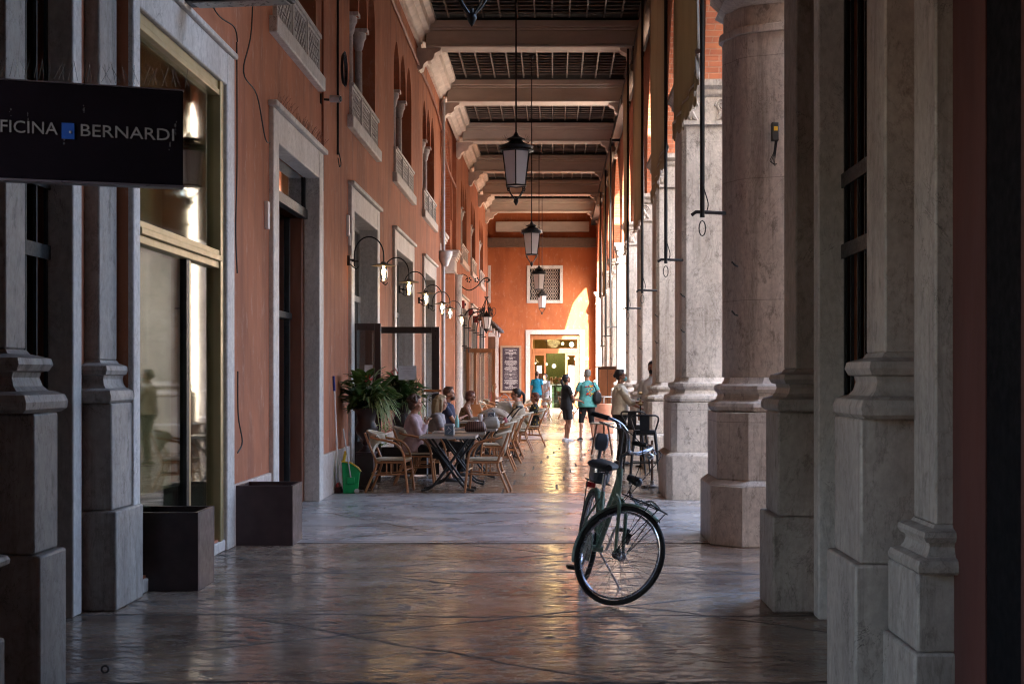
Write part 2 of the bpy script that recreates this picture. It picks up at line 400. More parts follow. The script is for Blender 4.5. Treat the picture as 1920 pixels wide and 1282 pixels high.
# ================= SETTING =================
XL = -2.95
L = lambda u, v, d: (XL-d, u, v)               # left wall: Y, Z, depth into the wall
RA = lambda u, v, d: (1.92+d, u, v)            # arcade wall on the right
EN = lambda u, v, d: (u, 64+d, v)              # end wall
def sheet(name, x0, x1, y0, y1, z, m, nx=1, ny=1, **k):
    b = MB()
    for i in range(nx):
        for j in range(ny):
            b.quad((x0+(x1-x0)*i/nx, y0+(y1-y0)*j/ny, z), (x0+(x1-x0)*(i+1)/nx, y0+(y1-y0)*j/ny, z), (x0+(x1-x0)*(i+1)/nx, y0+(y1-y0)*(j+1)/ny, z), (x0+(x1-x0)*i/nx, y0+(y1-y0)*(j+1)/ny, z))
    o = mkobj(name, b, m, smooth=False); o['kind'] = 'structure'; return o
sheet('ground', -400, 400, -400, 600, -.03, PIAZZA)
sheet('arcade_floor', -5.2, 6.0, -8, 18.9, 0, FLOOR1)
sheet('arcade_floor', -5.2, 6.0, 18.9, 72, 0, FLOOR2)
sheet('pale_paving_band', -3.2, 6.0, 13.25, 18.9, .004, BAND)
sheet('pale_paving_band', -9, 6.0, 34.9, 39.6, .004, BAND)

# ---- left facade
fac = thing('arcade_facade', 'long terracotta plastered facade with marble framed doors and triple lancet windows', 'facade wall')
DO = [(15.0, 17.68, 4.05), (20.7, 23.5, 4.0), (26.3, 29.4, 3.95), (32.2, 34.95, 3.95), (45.2, 48.2, 3.8), (50.8, 53.4, 3.8), (56.6, 59.6, 3.8)]
WI = [(14.95, 17.65), (20.55, 23.5), (26.25, 29.5), (32.0, 35.1), (45.2, 48.2), (50.6, 53.6), (56.4, 59.6)]
ops = [(9.98, 12.72, .12, 4.18)]
for a, b, z in DO: ops.append((a, b, 0, z))
def lanc(a, b):
    w = (b-a); g = .13; lw = (w-2*g)/3
    return [(a+k*(lw+g), a+k*(lw+g)+lw) for k in range(3)]
for a, b in WI+[(9.95, 12.4)]:
    for k, (p, q) in enumerate(lanc(a, b)):
        ops.append((p, q, 6.98, 7.85, .62, 'point'))
    ops.append((a, b, 5.3, 6.98))
ops = [o for o in ops]
w = MB(); wall(w, L, 9.86, 37.0, 0, 9.3, .55, [o for o in ops if o[1] < 37])
wall(w, L, 43.1, 64.0, 0, 9.3, .55, [o for o in ops if o[0] > 43])
mkobj('plaster_wall', w, PLAS, fac, smooth=False)
# dark rooms behind the openings
w = MB()
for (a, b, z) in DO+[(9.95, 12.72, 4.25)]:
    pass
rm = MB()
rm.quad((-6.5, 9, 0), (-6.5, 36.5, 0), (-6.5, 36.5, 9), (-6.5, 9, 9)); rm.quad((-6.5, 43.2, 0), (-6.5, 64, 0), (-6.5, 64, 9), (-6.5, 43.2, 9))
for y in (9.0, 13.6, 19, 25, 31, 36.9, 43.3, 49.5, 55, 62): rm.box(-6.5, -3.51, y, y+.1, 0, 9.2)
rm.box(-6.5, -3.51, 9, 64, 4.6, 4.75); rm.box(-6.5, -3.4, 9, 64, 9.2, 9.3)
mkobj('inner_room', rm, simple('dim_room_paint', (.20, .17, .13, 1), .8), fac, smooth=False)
# skirting of pink veined marble
edges = [(12.98, 14.7), (17.98, 20.38), (23.82, 25.98), (29.72, 31.88), (35.27, 36.9), (43.2, 44.9), (48.5, 50.5), (53.7, 56.3), (59.9, 63.98)]
for a, b in edges: mkobj('skirting', MB().box(XL-.02, XL+.035, a, b, 0, .56), SKIRT, fac, bevel=.008)
# cornice
co = MB()
prof = [(0, 8.72), (.06, 8.72), (.08, 8.8), (.16, 8.84), (.2, 8.92), (.3, 8.96), (.32, 9.1), (.42, 9.16), (.42, 9.28), (0, 9.28)]
co.prism(prof, 9.0, 64, lambda u, v, w: (XL+u-.002, w, v))
mkobj('cornice', co, CORN, fac)
# door frames, doors
WRW = simple('self_glow_room_wall', (.7, .5, .2, 1), .8, emit=(1, .62, .2, 1), es=.05)  # wall glows by itself in place of lamplight inside the rooms
def stone_frame(a, b, z, wd=.3, depth=.3, name='door_frame', proud=.05):
    f = MB()
    f.box(XL-depth, XL+proud, a-wd+.04, a+.04, 0, z+wd); f.box(XL-depth, XL+proud, b-.04, b+wd-.04, 0, z+wd)
    f.box(XL-depth, XL+proud-.003, a+.04, b-.04, z-.04, z+wd-.003)
    f.box(XL, XL+proud+.05, a-wd-.02, b+wd+.02, z+wd+.001, z+wd+.06)
    return mkobj(name, f, FRAME, fac, bevel=.012)
def leafdoor(a, b, z, x, kind, closed=True):
    d = MB(); m = {'dark': IRON, 'grey': GREYF, 'wood': DWOOD, 'shut': SHUT}[kind]
    t = .07
    zt = 2.75
    d.box(x-.06, x, a, a+t, 0, z); d.box(x-.06, x, b-t, b, 0, z); d.box(x-.06, x-.002, a+t, b-t, z-t, z)
    d.box(x-.06, x+.02, a+t, b-t, zt, zt+.1)
    mid = (a+b)/2
    d.box(x-.05, x-.004, mid-.05, mid+.05, 0, zt); d.box(x-.05, x-.006, mid-.03, mid+.03, zt+.1, z-t)
    for p, q in ((a+t, mid-.05), (mid+.05, b-t)):
        d.box(x-.05, x-.008, p, q, 0, .28); d.box(x-.05, x-.008, p, q, 1.65, 1.73)
        d.box(x-.05, x-.008, p, p+.06, .28, zt); d.box(x-.05, x-.008, q-.06, q, .28, zt)
    o = mkobj('door', d, m, fac, bevel=.006)
    g = MB(); g.box(x-.035, x-.028, a+t, b-t, .2, z-t-.01)
    mkobj('glass_pane', g, DGLASS, o, smooth=False); return o
a, b, z = DO[0]
stone_frame(a, b, z, depth=.15)
RBW = simple('red_brown_door_wood', (.17, .06, .035, 1), .4, var=.3, scale=5, sc=(1, 1, .2))
for q in ((b-.16, b), (a, a+.1)): mkobj('wooden_reveal', MB().box(XL-.5, XL-.151, q[0], q[1], 0, 3.5), RBW, fac, bevel=.006)
d_ = MB(); d_.box(XL-.2, XL-.10, a+.04, b-.04, 3.5, 3.62); d_.box(XL-.17, XL-.12, a+.04, a+.11, 3.62, z-.04); d_.box(XL-.17, XL-.12, b-.11, b-.04, 3.62, z-.04)
for u in (a+.1, a+1.0, b-.95, b-.24): d_.box(XL-.36, XL-.29, u, u+.07, 0, 3.5)
d_.box(XL-.355, XL-.27, a+.1, b-.17, 2.25, 2.33); d_.box(XL-.35, XL-.295, a+.1, b-.17, 0, .2)
o_ = mkobj('door', d_, IRON, fac, bevel=.006)
mkobj('transom_glass', MB().box(XL-.15, XL-.145, a+.05, b-.05, 3.6, z-.05), DGLASS, o_, smooth=False)
mkobj('glass_pane', MB().box(XL-.33, XL-.325, a+.1, b-.2, .15, 3.5), GLASS, o_, smooth=False)
mkobj('frosted_panel', MB().box(XL-.41, XL-.40, a+.9, b-.2, .1, 2.25), simple('pale_blue_film', (.25, .36, .40, 1), .5), o_, smooth=False)
for k, (a, b, z) in enumerate(DO):
    if k == 0: continue
    stone_frame(a, b, z)
    leafdoor(a+.04, b-.04, z-.04, XL-.24, ['dark', 'grey', 'grey', 'grey', 'shut', 'wood', 'wood'][k])
    mkobj('glowing_room_wall', MB().box(-4.9, -4.85, a, b, 0, 3.9), WRW, fac, smooth=False) if k in (1, 2) else None
# shop window
sf = MB()
sf.box(XL-.3, XL+.04, 9.862, 10.02, 0, 4.44); sf.box(XL-.3, XL+.04, 12.70, 12.98, 0, 4.44); sf.box(XL-.3, XL+.037, 10.02, 12.70, 4.15, 4.437); sf.box(XL, XL+.07, 9.87, 13.0, 4.441, 4.49)
sf.box(XL-.3, XL+.02, 10.02, 12.70, 0, .1)
mkobj('shop_window_frame', sf, FRAME, fac, bevel=.012)
gf = MB(); x = XL-.03
gf.box(x-.06, x+.03, 10.02, 10.06, .1, 4.15); gf.box(x-.06, x+.035, 12.58, 12.70, .1, 4.15); gf.box(x-.04, x+.055, 12.50, 12.579, .1, 4.15)
gf.box(x-.06, x+.03, 10.06, 12.50, 4.07, 4.15); gf.box(x-.06, x+.045, 10.06, 12.50, 4.02, 4.069)
gf.box(x-.08, x+.07, 10.06, 12.50, 2.56, 2.61); gf.box(x-.06, x+.04, 10.06, 12.50, 2.50, 2.559); gf.box(x-.06, x+.045, 10.06, 12.50, 2.611, 2.66)
gf.box(x-.05, x+.02, 11.56, 11.61, .1, 2.5)
mkobj('brass_window_frame', gf, GOLD, fac, bevel=.006)
gm = MB(); gm.box(x-.05, x+.018, 11.48, 11.559, .1, 2.5); mkobj('black_mullion', gm, IRON, fac)
gg = MB(); gg.box(x-.02, x-.01, 10.03, 12.6, .1, 4.1); mkobj('shop_glass', gg, SHOPG, fac, smooth=False)
SCREEN = simple('beige_shop_screen', (.74, .66, .44, 1), .7, var=.06, scale=2)
sc_ = MB(); sc_.box(x-.12, x-.10, 10.05, 11.45, .66, 2.49); sc_.box(x-.6, x-.55, 9.9, 12.7, 2.7, 4.15); sc_.box(x-2.2, x-2.1, 9.9, 12.9, 0, 4.2); sc_.box(x-2.1, x-.5, 12.75, 12.8, 0, 4.2); mkobj('display_screen', sc_, SCREEN, fac, smooth=False)
sc_ = MB(); sc_.box(x-.9, x-.08, 10.02, 12.6, .1, .62); mkobj('display_plinth', sc_, simple('blue_grey_plinth', (.16, .2, .21, 1), .5), fac)
# upper triple windows
def lattice(mb, y0, y1, z0, z1, xa, xb):
    fr = .035
    mb.box(xa, xb, y0, y1, z0, z0+fr); mb.box(xa, xb, y0, y1, z1-fr, z1); mb.box(xa, xb, y0, y0+fr, z0+fr, z1-fr); mb.box(xa, xb, y1-fr, y1, z0+fr, z1-fr)
    Y0, Y1, Z0, Z1 = y0+fr, y1-fr, z0+fr, z1-fr
    ny = max(3, round((Y1-Y0)/.13)); nz = 3; dy = (Y1-Y0)/ny; dz = (Z1-Z0)/nz
    for i in range(ny):
        for j in range(nz):
            c = (Y0+(i+.5)*dy, Z0+(j+.5)*dz); n = 8; ro = (dy/2*1.02, dz/2*1.02); ri = (dy/2*.62, dz/2*.62)
            for k in range(n):
                a0, a1 = 2*PI*k/n, 2*PI*(k+1)/n
                P = lambda r, a, xx: (xx, c[0]+r[0]*math.cos(a), c[1]+r[1]*math.sin(a))
                x2 = xb-.008
                mb.quad(P(ro, a0, x2), P(ro, a1, x2), P(ri, a1, x2), P(ri, a0, x2)); mb.quad(P(ri, a0, x2), P(ri, a1, x2), P(ri, a1, xa), P(ri, a0, xa))
            # square corners infill
    return mb
for (a, b) in WI+[(9.95, 12.4)]:
    wn_ = mkobj('lancet_window', MB().box(XL-.54, XL-.5, a, b, 5.3, 7.85), SHUT, fac, smooth=False)
    d = MB()
    for p, q in lanc(a, b):
        d.box(XL-.5, XL-.44, p, p+.07, 5.3, 7.3); d.box(XL-.5, XL-.44, q-.07, q, 5.3, 7.3); d.box(XL-.5, XL-.445, (p+q)/2-.05, (p+q)/2+.05, 5.3, 7.5)
        for zz in (5.95, 6.6, 7.2): d.box(XL-.5, XL-.448, p, q, zz, zz+.05)
    mkobj('sash', d, DWOOD, wn_)
    s_ = MB(); s_.box(XL-.5, XL+.09, a-.2, b+.2, 5.12, 5.3); mkobj('sill', s_, FRAME, wn_, bevel=.015)
    l_ = MB(); ls = lanc(a, b); e = [a-.02]+[(ls[k][1]+ls[k+1][0])/2 for k in range(2)]+[b+.02]
    for k in range(3): lattice(l_, e[k]+(.03 if k else 0), e[k+1]-(.03 if k < 2 else 0), 5.301, 5.74, XL-.02, XL+.045)
    for k in (1, 2): l_.box(XL-.03, XL+.06, e[k]-.032, e[k]+.032, 5.301, 5.76)
    l_.box(XL-.03, XL+.07, a-.04, b+.04, 5.741, 5.79)
    mkobj('balustrade', l_, FRAME, wn_, smooth=False)
    for k in (1, 2):
        c = MB(); c.lathe([(.085, 5.79), (.085, 5.86), (.06, 5.9), (.056, 6.6), (.06, 6.68), (.05, 6.7), (.07, 6.74), (.095, 6.86), (.12, 6.9), (.12, 6.98)], (XL-.14, e[k], 0), 12)
        c.box(XL-.3, XL+.012, e[k]-.115, e[k]+.115, 6.981, 7.04)
        mkobj('column', c, FRAME, wn_)
# brick cross arch between Y 37 and 43.1
br = MB(); wall(br, lambda u, v, d: (XL-.12-d, u, v), 37.0, 43.1, 5.3, 9.3, .5, [(37.9, 42.2, 5.3, 8.45, 2.25, 'round')])
mkobj('brick_arch_wall', br, BRICK, fac, smooth=False)
tp = MB(); tp.box(XL-.55, XL-.5, 37.9, 42.2, 4.6, 8.5); mkobj('brick_infill', tp, BRICK, fac, smooth=False)
am = MB()
for r0, r1, xx in ((2.17, 2.42, XL-.06),):
    for k in range(24):
        a0, a1 = PI*k/24, PI*(k+1)/24
        P = lambda r, a, x_: (x_, 40.05+r*math.cos(a), 6.2+r*1.05*math.sin(a))
        am.quad(P(r0, a0, xx), P(r0, a1, xx), P(r1, a1, xx), P(r1, a0, xx)); am.quad(P(r1, a0, xx), P(r1, a1, xx), P(r1, a1, XL-.3), P(r1, a0, XL-.3)); am.quad(P(r0, a0, xx), P(r0, a1, xx), P(r0, a1, XL-.3), P(r0, a0, XL-.3))
mkobj('arch_moulding', am, PLAS, fac, smooth=False)
for q in ((37.0, 37.9), (42.2, 43.1)): mkobj('plaster_pier', MB().box(XL-.55, XL+.0, q[0], q[1], 0, 4.6), PLAS, fac, smooth=False)
def capital(mb, x0, x1, y0, y1, z, h=.62, e=.12):
    # moulded capital as stacked boxes with chamfers
    st = [(0, .05, .03), (.05, .38, .0), (.38, .44, .03), (.44, .5, .07), (.5, .58, .1), (.58, .66, .14)]
    for a, b, o in st: mb.box(x0-o*e/.12, x1+o*e/.12, y0-o*e/.12, y1+o*e/.12, z+a*h/.66, z+b*h/.66-.0008)
for a, b in ((37.0, 37.9), (42.2, 43.1)):
    c = MB(); capital(c, XL-.5, XL+.02, a, b, 4.62, .68)
    mkobj('capital', c, CORN, fac, bevel=.02)
# round shafts + drainpipe beside the arch
for y in (42.75,):
    c = MB(); c.lathe([(.16, 0), (.16, .9), (.12, 1.0), (.115, 4.5), (.16, 4.6)], (XL+.08, y, 0), 14); mkobj('half_column', c, MARB, fac)
dp = thing('drainpipe', 'pale metal drainpipe running down beside the brick arch', 'drainpipe')
mkobj('pipe', MB().tube([(XL+.1, 36.75, 8.7), (XL+.1, 36.75, .1)], .05, 12), LEAD, dp)
mkobj('hopper', MB().lathe([(.08, -.3), (.12, -.2), (.2, 0), (.2, .08), (.14, .1)], (XL+.14, 36.75, 4.7), 10), LEAD, dp)

# ---- end wall with its doorway and window
ew = thing('end_wall', 'burnt orange wall closing the arcade with white framed doorway and grilled window', 'wall')
w = MB(); wall(w, EN, -3.5, 6, 0, 9.3, .35, [(-1.07, 1.19, 0, 3.46), (-1.08, .29, 4.98, 6.42), (-3.4, -2.98, 4.98, 6.42)])
mkobj('plaster_wall', w, PLAS2, ew, smooth=False)
f = MB()
def ringbox(f, x0, x1, z0, z1, t, ya, yb, bottom=True):
    f.box(x0-t, x0, ya, yb, z0-(t if bottom else 0), z1+t); f.box(x1, x1+t, ya, yb, z0-(t if bottom else 0), z1+t); f.box(x0, x1, ya, yb-.002, z1, z1+t)
    if bottom: f.box(x0, x1, ya, yb-.002, z0-t, z0)
ringbox(f, -1.06, 1.18, 0, 3.45, .2, 63.94, 64.25, False); mkobj('doorway_surround', f, FRAME, ew, bevel=.01)
f = MB(); ringbox(f, -1.07, .28, 4.99, 6.41, .14, 63.95, 64.2); mkobj('window_surround', f, FRAME, ew, bevel=.01)
f = MB(); f.box(-2.97, -2.83, 63.95, 64.1, 4.87, 6.55); f.box(-2.62, -2.47, 63.95, 64.1, 0, 3.55); f.box(-2.94, -2.62, 63.96, 64.1, 3.35, 3.55); mkobj('side_door_surround', f, FRAME, ew, bevel=.01)
mkobj('side_door', MB().box(-2.93, -2.625, 63.97, 64.0, 0, 3.34), DWOOD, ew)
g = MB()
for k in range(-14, 16):
    for sgn in (1, -1):
        pts = []
        for i in range(41):
            z = 4.99+1.42*i/40; xx = -.395+k*.105+sgn*(.052*math.sin((z-4.99)/1.42*PI*9))
            if -1.06 < xx < .27: pts.append((xx, 64.1, z))
        if len(pts) > 30: g.tube(pts, .011, 4)
mkobj('window_grille', g, simple('pale_grille', (.42, .34, .28, 1), .5), ew)
mkobj('window_pane', MB().box(-1.07, .28, 64.28, 64.3, 4.99, 6.41), simple('dark_interior_glass', (.012, .010, .010, 1), .35), ew, smooth=False)
# wooden door case: transom light, left leaf and right leaf panels, open middle
dw = MB(); Y0, Y1 = 64.05, 64.15
dw.box(-1.06, -.94, Y0, Y1, 0, 3.45); dw.box(1.06, 1.18, Y0, Y1, 0, 3.45); dw.box(-.94, 1.06, Y0, Y1-.002, 3.32, 3.45)
dw.box(-.94, 1.06, Y0-.03, Y1+.01, 2.6, 2.82); dw.box(-.94, 1.06, Y0, Y1-.004, 3.22, 3.32)
for x0, x1 in ((-.94, -.34), (.52, 1.06)):
    dw.box(x0, x0+.1, Y0-.01, Y1-.006, 0, 2.6); dw.box(x1-.1, x1, Y0-.01, Y1-.006, 0, 2.6); dw.box(x0+.1, x1-.1, Y0-.008, Y1-.008, 2.5, 2.6); dw.box(x0+.1, x1-.1, Y0-.008, Y1-.008, 0, .35)
mkobj('door_case', dw, DOORW, ew, bevel=.008)
mkobj('door_glass', MB().box(-.84, .96, 64.1, 64.106, .35, 3.2), GLASS, ew, smooth=False)
p = MB(); p.box(.66, .92, 64.03, 64.05, .5, 2.05); mkobj('white_panel', p, simple('white_paint', (.8, .78, .76, 1), .5, var=.03), ew)
p = MB(); p.box(-.76, -.53, 64.02, 64.03, 1.7, 2.05); mkobj('notice', p, bpy.data.materials['white_paint'], ew)
st = MB(); st.box(-1.3, 1.45, 63.5, 64.3, 0, .11); mkobj('doorstep', st, MARB2, ew, bevel=.01)
# bar room behind the doorway
room = MB(); YB = 71
room.quad((-3, YB, 0), (4, YB, 0), (4, YB, 4), (-3, YB, 4)); room.quad((-3, 64.35, 0), (-3, YB, 0), (-3, YB, 4), (-3, 64.35, 4)); room.quad((4, 64.35, 0), (4, YB, 0), (4, YB, 4), (4, 64.35, 4)); room.quad((-3, 64.35, 4), (4, 64.35, 4), (4, YB, 4), (-3, YB, 4))
room.box(-3.6, 6, 64.36, 64.46, 4, 9.6)
mkobj('bar_room', room, simple('ochre_plaster', (.34, .24, .11, 1), .85, var=.25, scale=1.5), ew, smooth=False)
bar = thing('bar_counter', 'green bar counter with lit white edge seen through the far doorway', 'counter')
b_ = MB(); b_.box(-.12, .9, 65.6, 66.3, .11, 1.15); GREEN = simple('green_paint', (.065, .10, .04, 1), .5, var=.1)
mkobj('counter_front', b_, GREEN, bar, bevel=.02)
b_ = MB(); b_.box(-.2, 1, 65.5, 66.4, 1.151, 1.2); mkobj('counter_top', b_, MARB2, bar)
b_ = MB(); b_.box(-.15, -.09, 65.56, 65.59, .15, 1.15); mkobj('lit_edge', b_, SHOPLIT, bar)
b_ = MB(); b_.box(-.35, .62, 68, 68.3, .0, 2.75); tag(mkobj('cupboard', b_, GREEN, bevel=.02), 'tall plain green cupboard behind the bar inside the doorway', 'cupboard')
fr_ = MB()
for k in range(60): fr_.sphere((-.2+random.random()*.85, 65.75+random.random()*.3, 1.24+random.random()*.26), .03+random.random()*.03, 6)
fo = tag(mkobj('bottles_display', fr_, simple('amber_jumble', (.35, .2, .12, 1), .25, var=.7, scale=12)), 'jumble of brown and cream goods heaped on the green bar counter', 'goods'); fo['kind'] = 'stuff'
fl = MB(); fl.box(-3, 4, 64.3, YB, .004, .11); mkobj('bar_floor', fl, MARB2, ew, smooth=False)
def pendant(x, y, z, label, r=.05, shade=None):
    t = thing('pendant_lamp', label, 'lamp', (x, y, z), 0, 'lamps hanging inside the bar')
    mkobj('bulb', MB().sphere((0, 0, 0), r, 10), WARM, t); mkobj('cord', MB().tube([(0, 0, r), (0, 0, 4-z)], .008, 5), IRON, t)
    if shade: mkobj('lamp_shade', MB().lathe([(.02, .2), (.05, .17), (.1, .1), (.2, .02), (.21, 0)], (0, 0, 0), 14), IRON, t)
    return t
pendant(-.86, 66, 2.2, 'hanging bulb with wide black metal shade at the left of the bar doorway', .06, True)
pendant(-.33, 65.5, 2.12, 'small glowing bulb hanging just left of the green cupboard', .05)
pendant(.02, 66.5, 2.05, 'ring of warm glow hanging before the green cupboard', .09)
pendant(.42, 65.5, 3.07, 'bright bulb showing in the transom, left of two', .06)
pendant(.83, 65.5, 3.03, 'pair of bulbs glowing in the transom above the open door', .11)
pendant(.67, 66, 2.4, 'left of two bulbs behind the narrow right door pane', .05)
pendant(1.0, 66, 2.38, 'right of two bulbs behind the narrow right door pane', .05)
for x, y, z in ((0, 66.5, 3.2),):
    pl = bpy.data.lights.new('bar_lamp_light', 'POINT'); pl.energy = 35; pl.color = (1, .62, .25); pl.shadow_soft_size = .3
    po = bpy.data.objects.new('bar_lamp_light', pl); S.collection.objects.link(po); po.location = (x, y, z)
# menu board
mb_ = thing('menu_board', 'tall dark menu board in pale frame hung beside the far doorway', 'sign', (-1.92, 63.9, 0))
f = MB(); ringbox(f, -.38, .38, .92, 2.85, .09, -.02, .05); mkobj('frame', f, simple('weathered_wood', (.32, .22, .14, 1), .7, scale=12), mb_)
mkobj('board', MB().box(-.38, .38, 0, .04, .92, 2.85), simple('slate', (.03, .018, .03, 1), .6), mb_, smooth=False)
t = MB(); z = 2.76
rnd = random.Random(3)
while z > 1.0:
    head = rnd.random() < .18
    wdt = rnd.uniform(.05, .1) if head else rnd.uniform(.2, .32)
    x_ = -wdt
    while x_ < wdt:
        l_ = rnd.uniform(.02, .07); t.box(x_, min(x_+l_, wdt), -.004, -.001, z, z+(.016 if head else .011)); x_ += l_+.014
    z -= .055 if head else .032
    if rnd.random() < .12: z -= .03
mkobj('lettering', t, bpy.data.materials['white_paint'], mb_, smooth=False)
sg = MB(); sg.box(1.43, 1.55, 63.95, 63.99, 2.3, 2.42); tag(mkobj('wall_plate', sg, bpy.data.materials['white_paint'], bevel=.005), 'small white square plate right of the far doorway frame', 'sign')

# ---- ceiling
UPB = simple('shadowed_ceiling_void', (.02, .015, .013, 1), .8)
cl = thing('arcade_ceiling', 'coffered arcade ceiling of pale beams and dark slatted boards', 'ceiling')
BY = [18.3, 24.5, 30.62, 36.75, 42.95, 49.2, 55.4, 61.2]
for k, y in enumerate(BY):
    b = MB(); X0, X1 = XL+.2, 2.0
    b.box(X0, X1, y, y+.5, 8.70, 9.0); b.box(X0, X1, y-.05, y+.55, 9.001, 9.06); b.box(X0, X1, y-.1, y+.6, 9.061, 9.2); b.box(X0, X1, y-.03, y+.53, 8.64, 8.699)
    o = mkobj('beam', b, BEAM, cl, bevel=.015)
    c = MB()
    for x0, sg_ in ((XL, 1), (1.95, -1)):
        pr = [(0, 8.2), (.05, 8.16), (.12, 8.2), (.15, 8.3), (.22, 8.36), (.3, 8.36), (.36, 8.42), (.38, 8.52), (.5, 8.58), (.52, 8.64), (0, 8.64)]
        c.prism([(x0+sg_*u, v) for u, v in pr], y+.08, y+.42, lambda u, v, w: (u, w, v))
    mkobj('corbel', c, CORN, cl, smooth=False)
YY = [-9.0, 11.9]+BY+[64.1]
for k in range(len(YY)-1):
    y0, y1 = YY[k]+(.6 if k > 1 else 0), YY[k+1]-.1
    if k == 0:
        mkobj('panel', MB().box(-3.6, 3.0, -9, 18.2, 9.3, 9.4), BEAM, cl, smooth=False); continue
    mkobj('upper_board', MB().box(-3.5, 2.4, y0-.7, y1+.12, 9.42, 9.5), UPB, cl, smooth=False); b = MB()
    n = max(2, round((y1-y0)/.30))
    for i in range(n):
        yc = y0+(i+.5)*(y1-y0)/n; h = (y1-y0)/n
        b.box(-.5*5.4, .5*5.4, -h*.34, h*.34, -.012, .012, Matrix.Translation((-.45, yc, 9.32)) @ Matrix.Rotation(R(20), 4, 'X'))
    mkobj('panel', b, LOUV, cl, smooth=False)
    b = MB()
    for i in range(13):
        x_ = -2.62+i*.37; b.box(x_-.017, x_+.017, y0, y1, 9.24, 9.30)
    mkobj('ribs', b, RIB, cl, smooth=False)
    # pale edge strips along the walls
tb = MB(); tb.box(-2.6, 1.6, 63.8, 63.99, 8.05, 8.5); mkobj('wall_beam', tb, BEAM, cl, bevel=.01)
tb = MB(); tb.box(-2.95, 1.95, 63.5, 63.98, 7.35, 7.75); mkobj('dark_beam', tb, simple('dark_beam_paint', (.11, .07, .05, 1), .7), cl, bevel=.01)

# ---- right arcade: brick arched wall
PY = [(13.1, 14.1), (18.05, 19.15), (24.0, 25.0), (29.2, 30.2), (34.5, 35.4), (40.0, 41.0), (45.3, 46.3), (50.6, 51.6), (54.9, 55.6), (63.0, 64.0)]
aw = thing('brick_arcade_wall', 'brick wall over the arcade piers with a pointed arch in every bay', 'wall')
w = MB(); aops = []
for (a, b), (c, d) in zip(PY, PY[1:]): aops.append((b+.0, c-.0, 5.3, 8.35, 2.75, 'point'))
wall(w, RA, 13.1, 64.2, 5.3, 9.6, .5, aops)
mkobj('brickwork', w, BRICK, aw, smooth=False)
roof = MB(); roof.box(1.9, 2.5, 13, 65, 9.62, 9.8); roof.box(-3.6, 2.5, -9, 65, 9.82, 9.95); mkobj('roof_slab', roof, BEAM, aw, smooth=False)
XS = [1.66, 1.63, 1.73, 1.77, 1.78, 1.8, 1.82, 1.84, 1.86, 1.88]
DEP = [2.72, 3.3, 4.1, 4.1, 3.0, 3.9, 3.9, 3.4, 2.5, 2.6]  # outer reach of the slab added behind each pier, set to steer the sun
ordn = ['the wide octagonal one by the parked bicycle', 'just behind the black bar stools', 'half hiding the masked waiter', 'fourth of the row', 'fifth of the row, behind the waitress', 'sixth of the row with sunlit face', 'seventh of the row, past the terracotta planter', 'eighth of the row, thin in the distance', 'ninth of the row, next to last', 'last of the row, against the orange end wall']
def ring(mb, x0, x1, y0, y1, z0, z1, o, ch=.0):
    x0 -= o; x1 += o; y0 -= o; y1 += o
    if ch: mb.prism([(x0+ch, y0), (x1-ch, y0), (x1, y0+ch), (x1, y1-ch), (x1-ch, y1), (x0+ch, y1), (x0, y1-ch), (x0, y0+ch)], z0, z1)
    else: mb.box(x0, x1, y0, y1, z0, z1)
def moulding(mb, x0, x1, y0, y1, prof, ch=0, n=None):
    # continuous moulded ring: prof [(offset, z)] lofted around the (chamfered) plan
    rings = []
    for o, z in prof:
        X0, X1, Y0, Y1 = x0-o, x1+o, y0-o, y1+o; c = ch*(1+o*.6) if ch else 0
        pl = [(X0+c, Y0), (X1-c, Y0), (X1, Y0+c), (X1, Y1-c), (X1-c, Y1), (X0+c, Y1), (X0, Y1-c), (X0, Y0+c)] if c else [(X0, Y0), (X1, Y0), (X1, Y1), (X0, Y1)]
        rings.append([mb.bm.verts.new((p[0], p[1], z)) for p in pl])
    for a, b in zip(rings, rings[1:]):
        m = len(a)
        for j in range(m): mb._f([a[j], a[(j+1) % m], b[(j+1) % m], b[j]])
    mb._f(rings[0][::-1]); mb._f(rings[-1])
TORUS = [(.13, 0), (.155, .02), (.165, .055), (.155, .09), (.125, .11), (.105, .112), (.085, .13), (.07, .17), (.075, .195), (.09, .205), (.105, .235), (.1, .27), (.075, .285), (.03, .29), (.012, .32), (0, .36)]
def baseprof(z, k=1): return [(o*k, z+h*k) for o, h in TORUS]
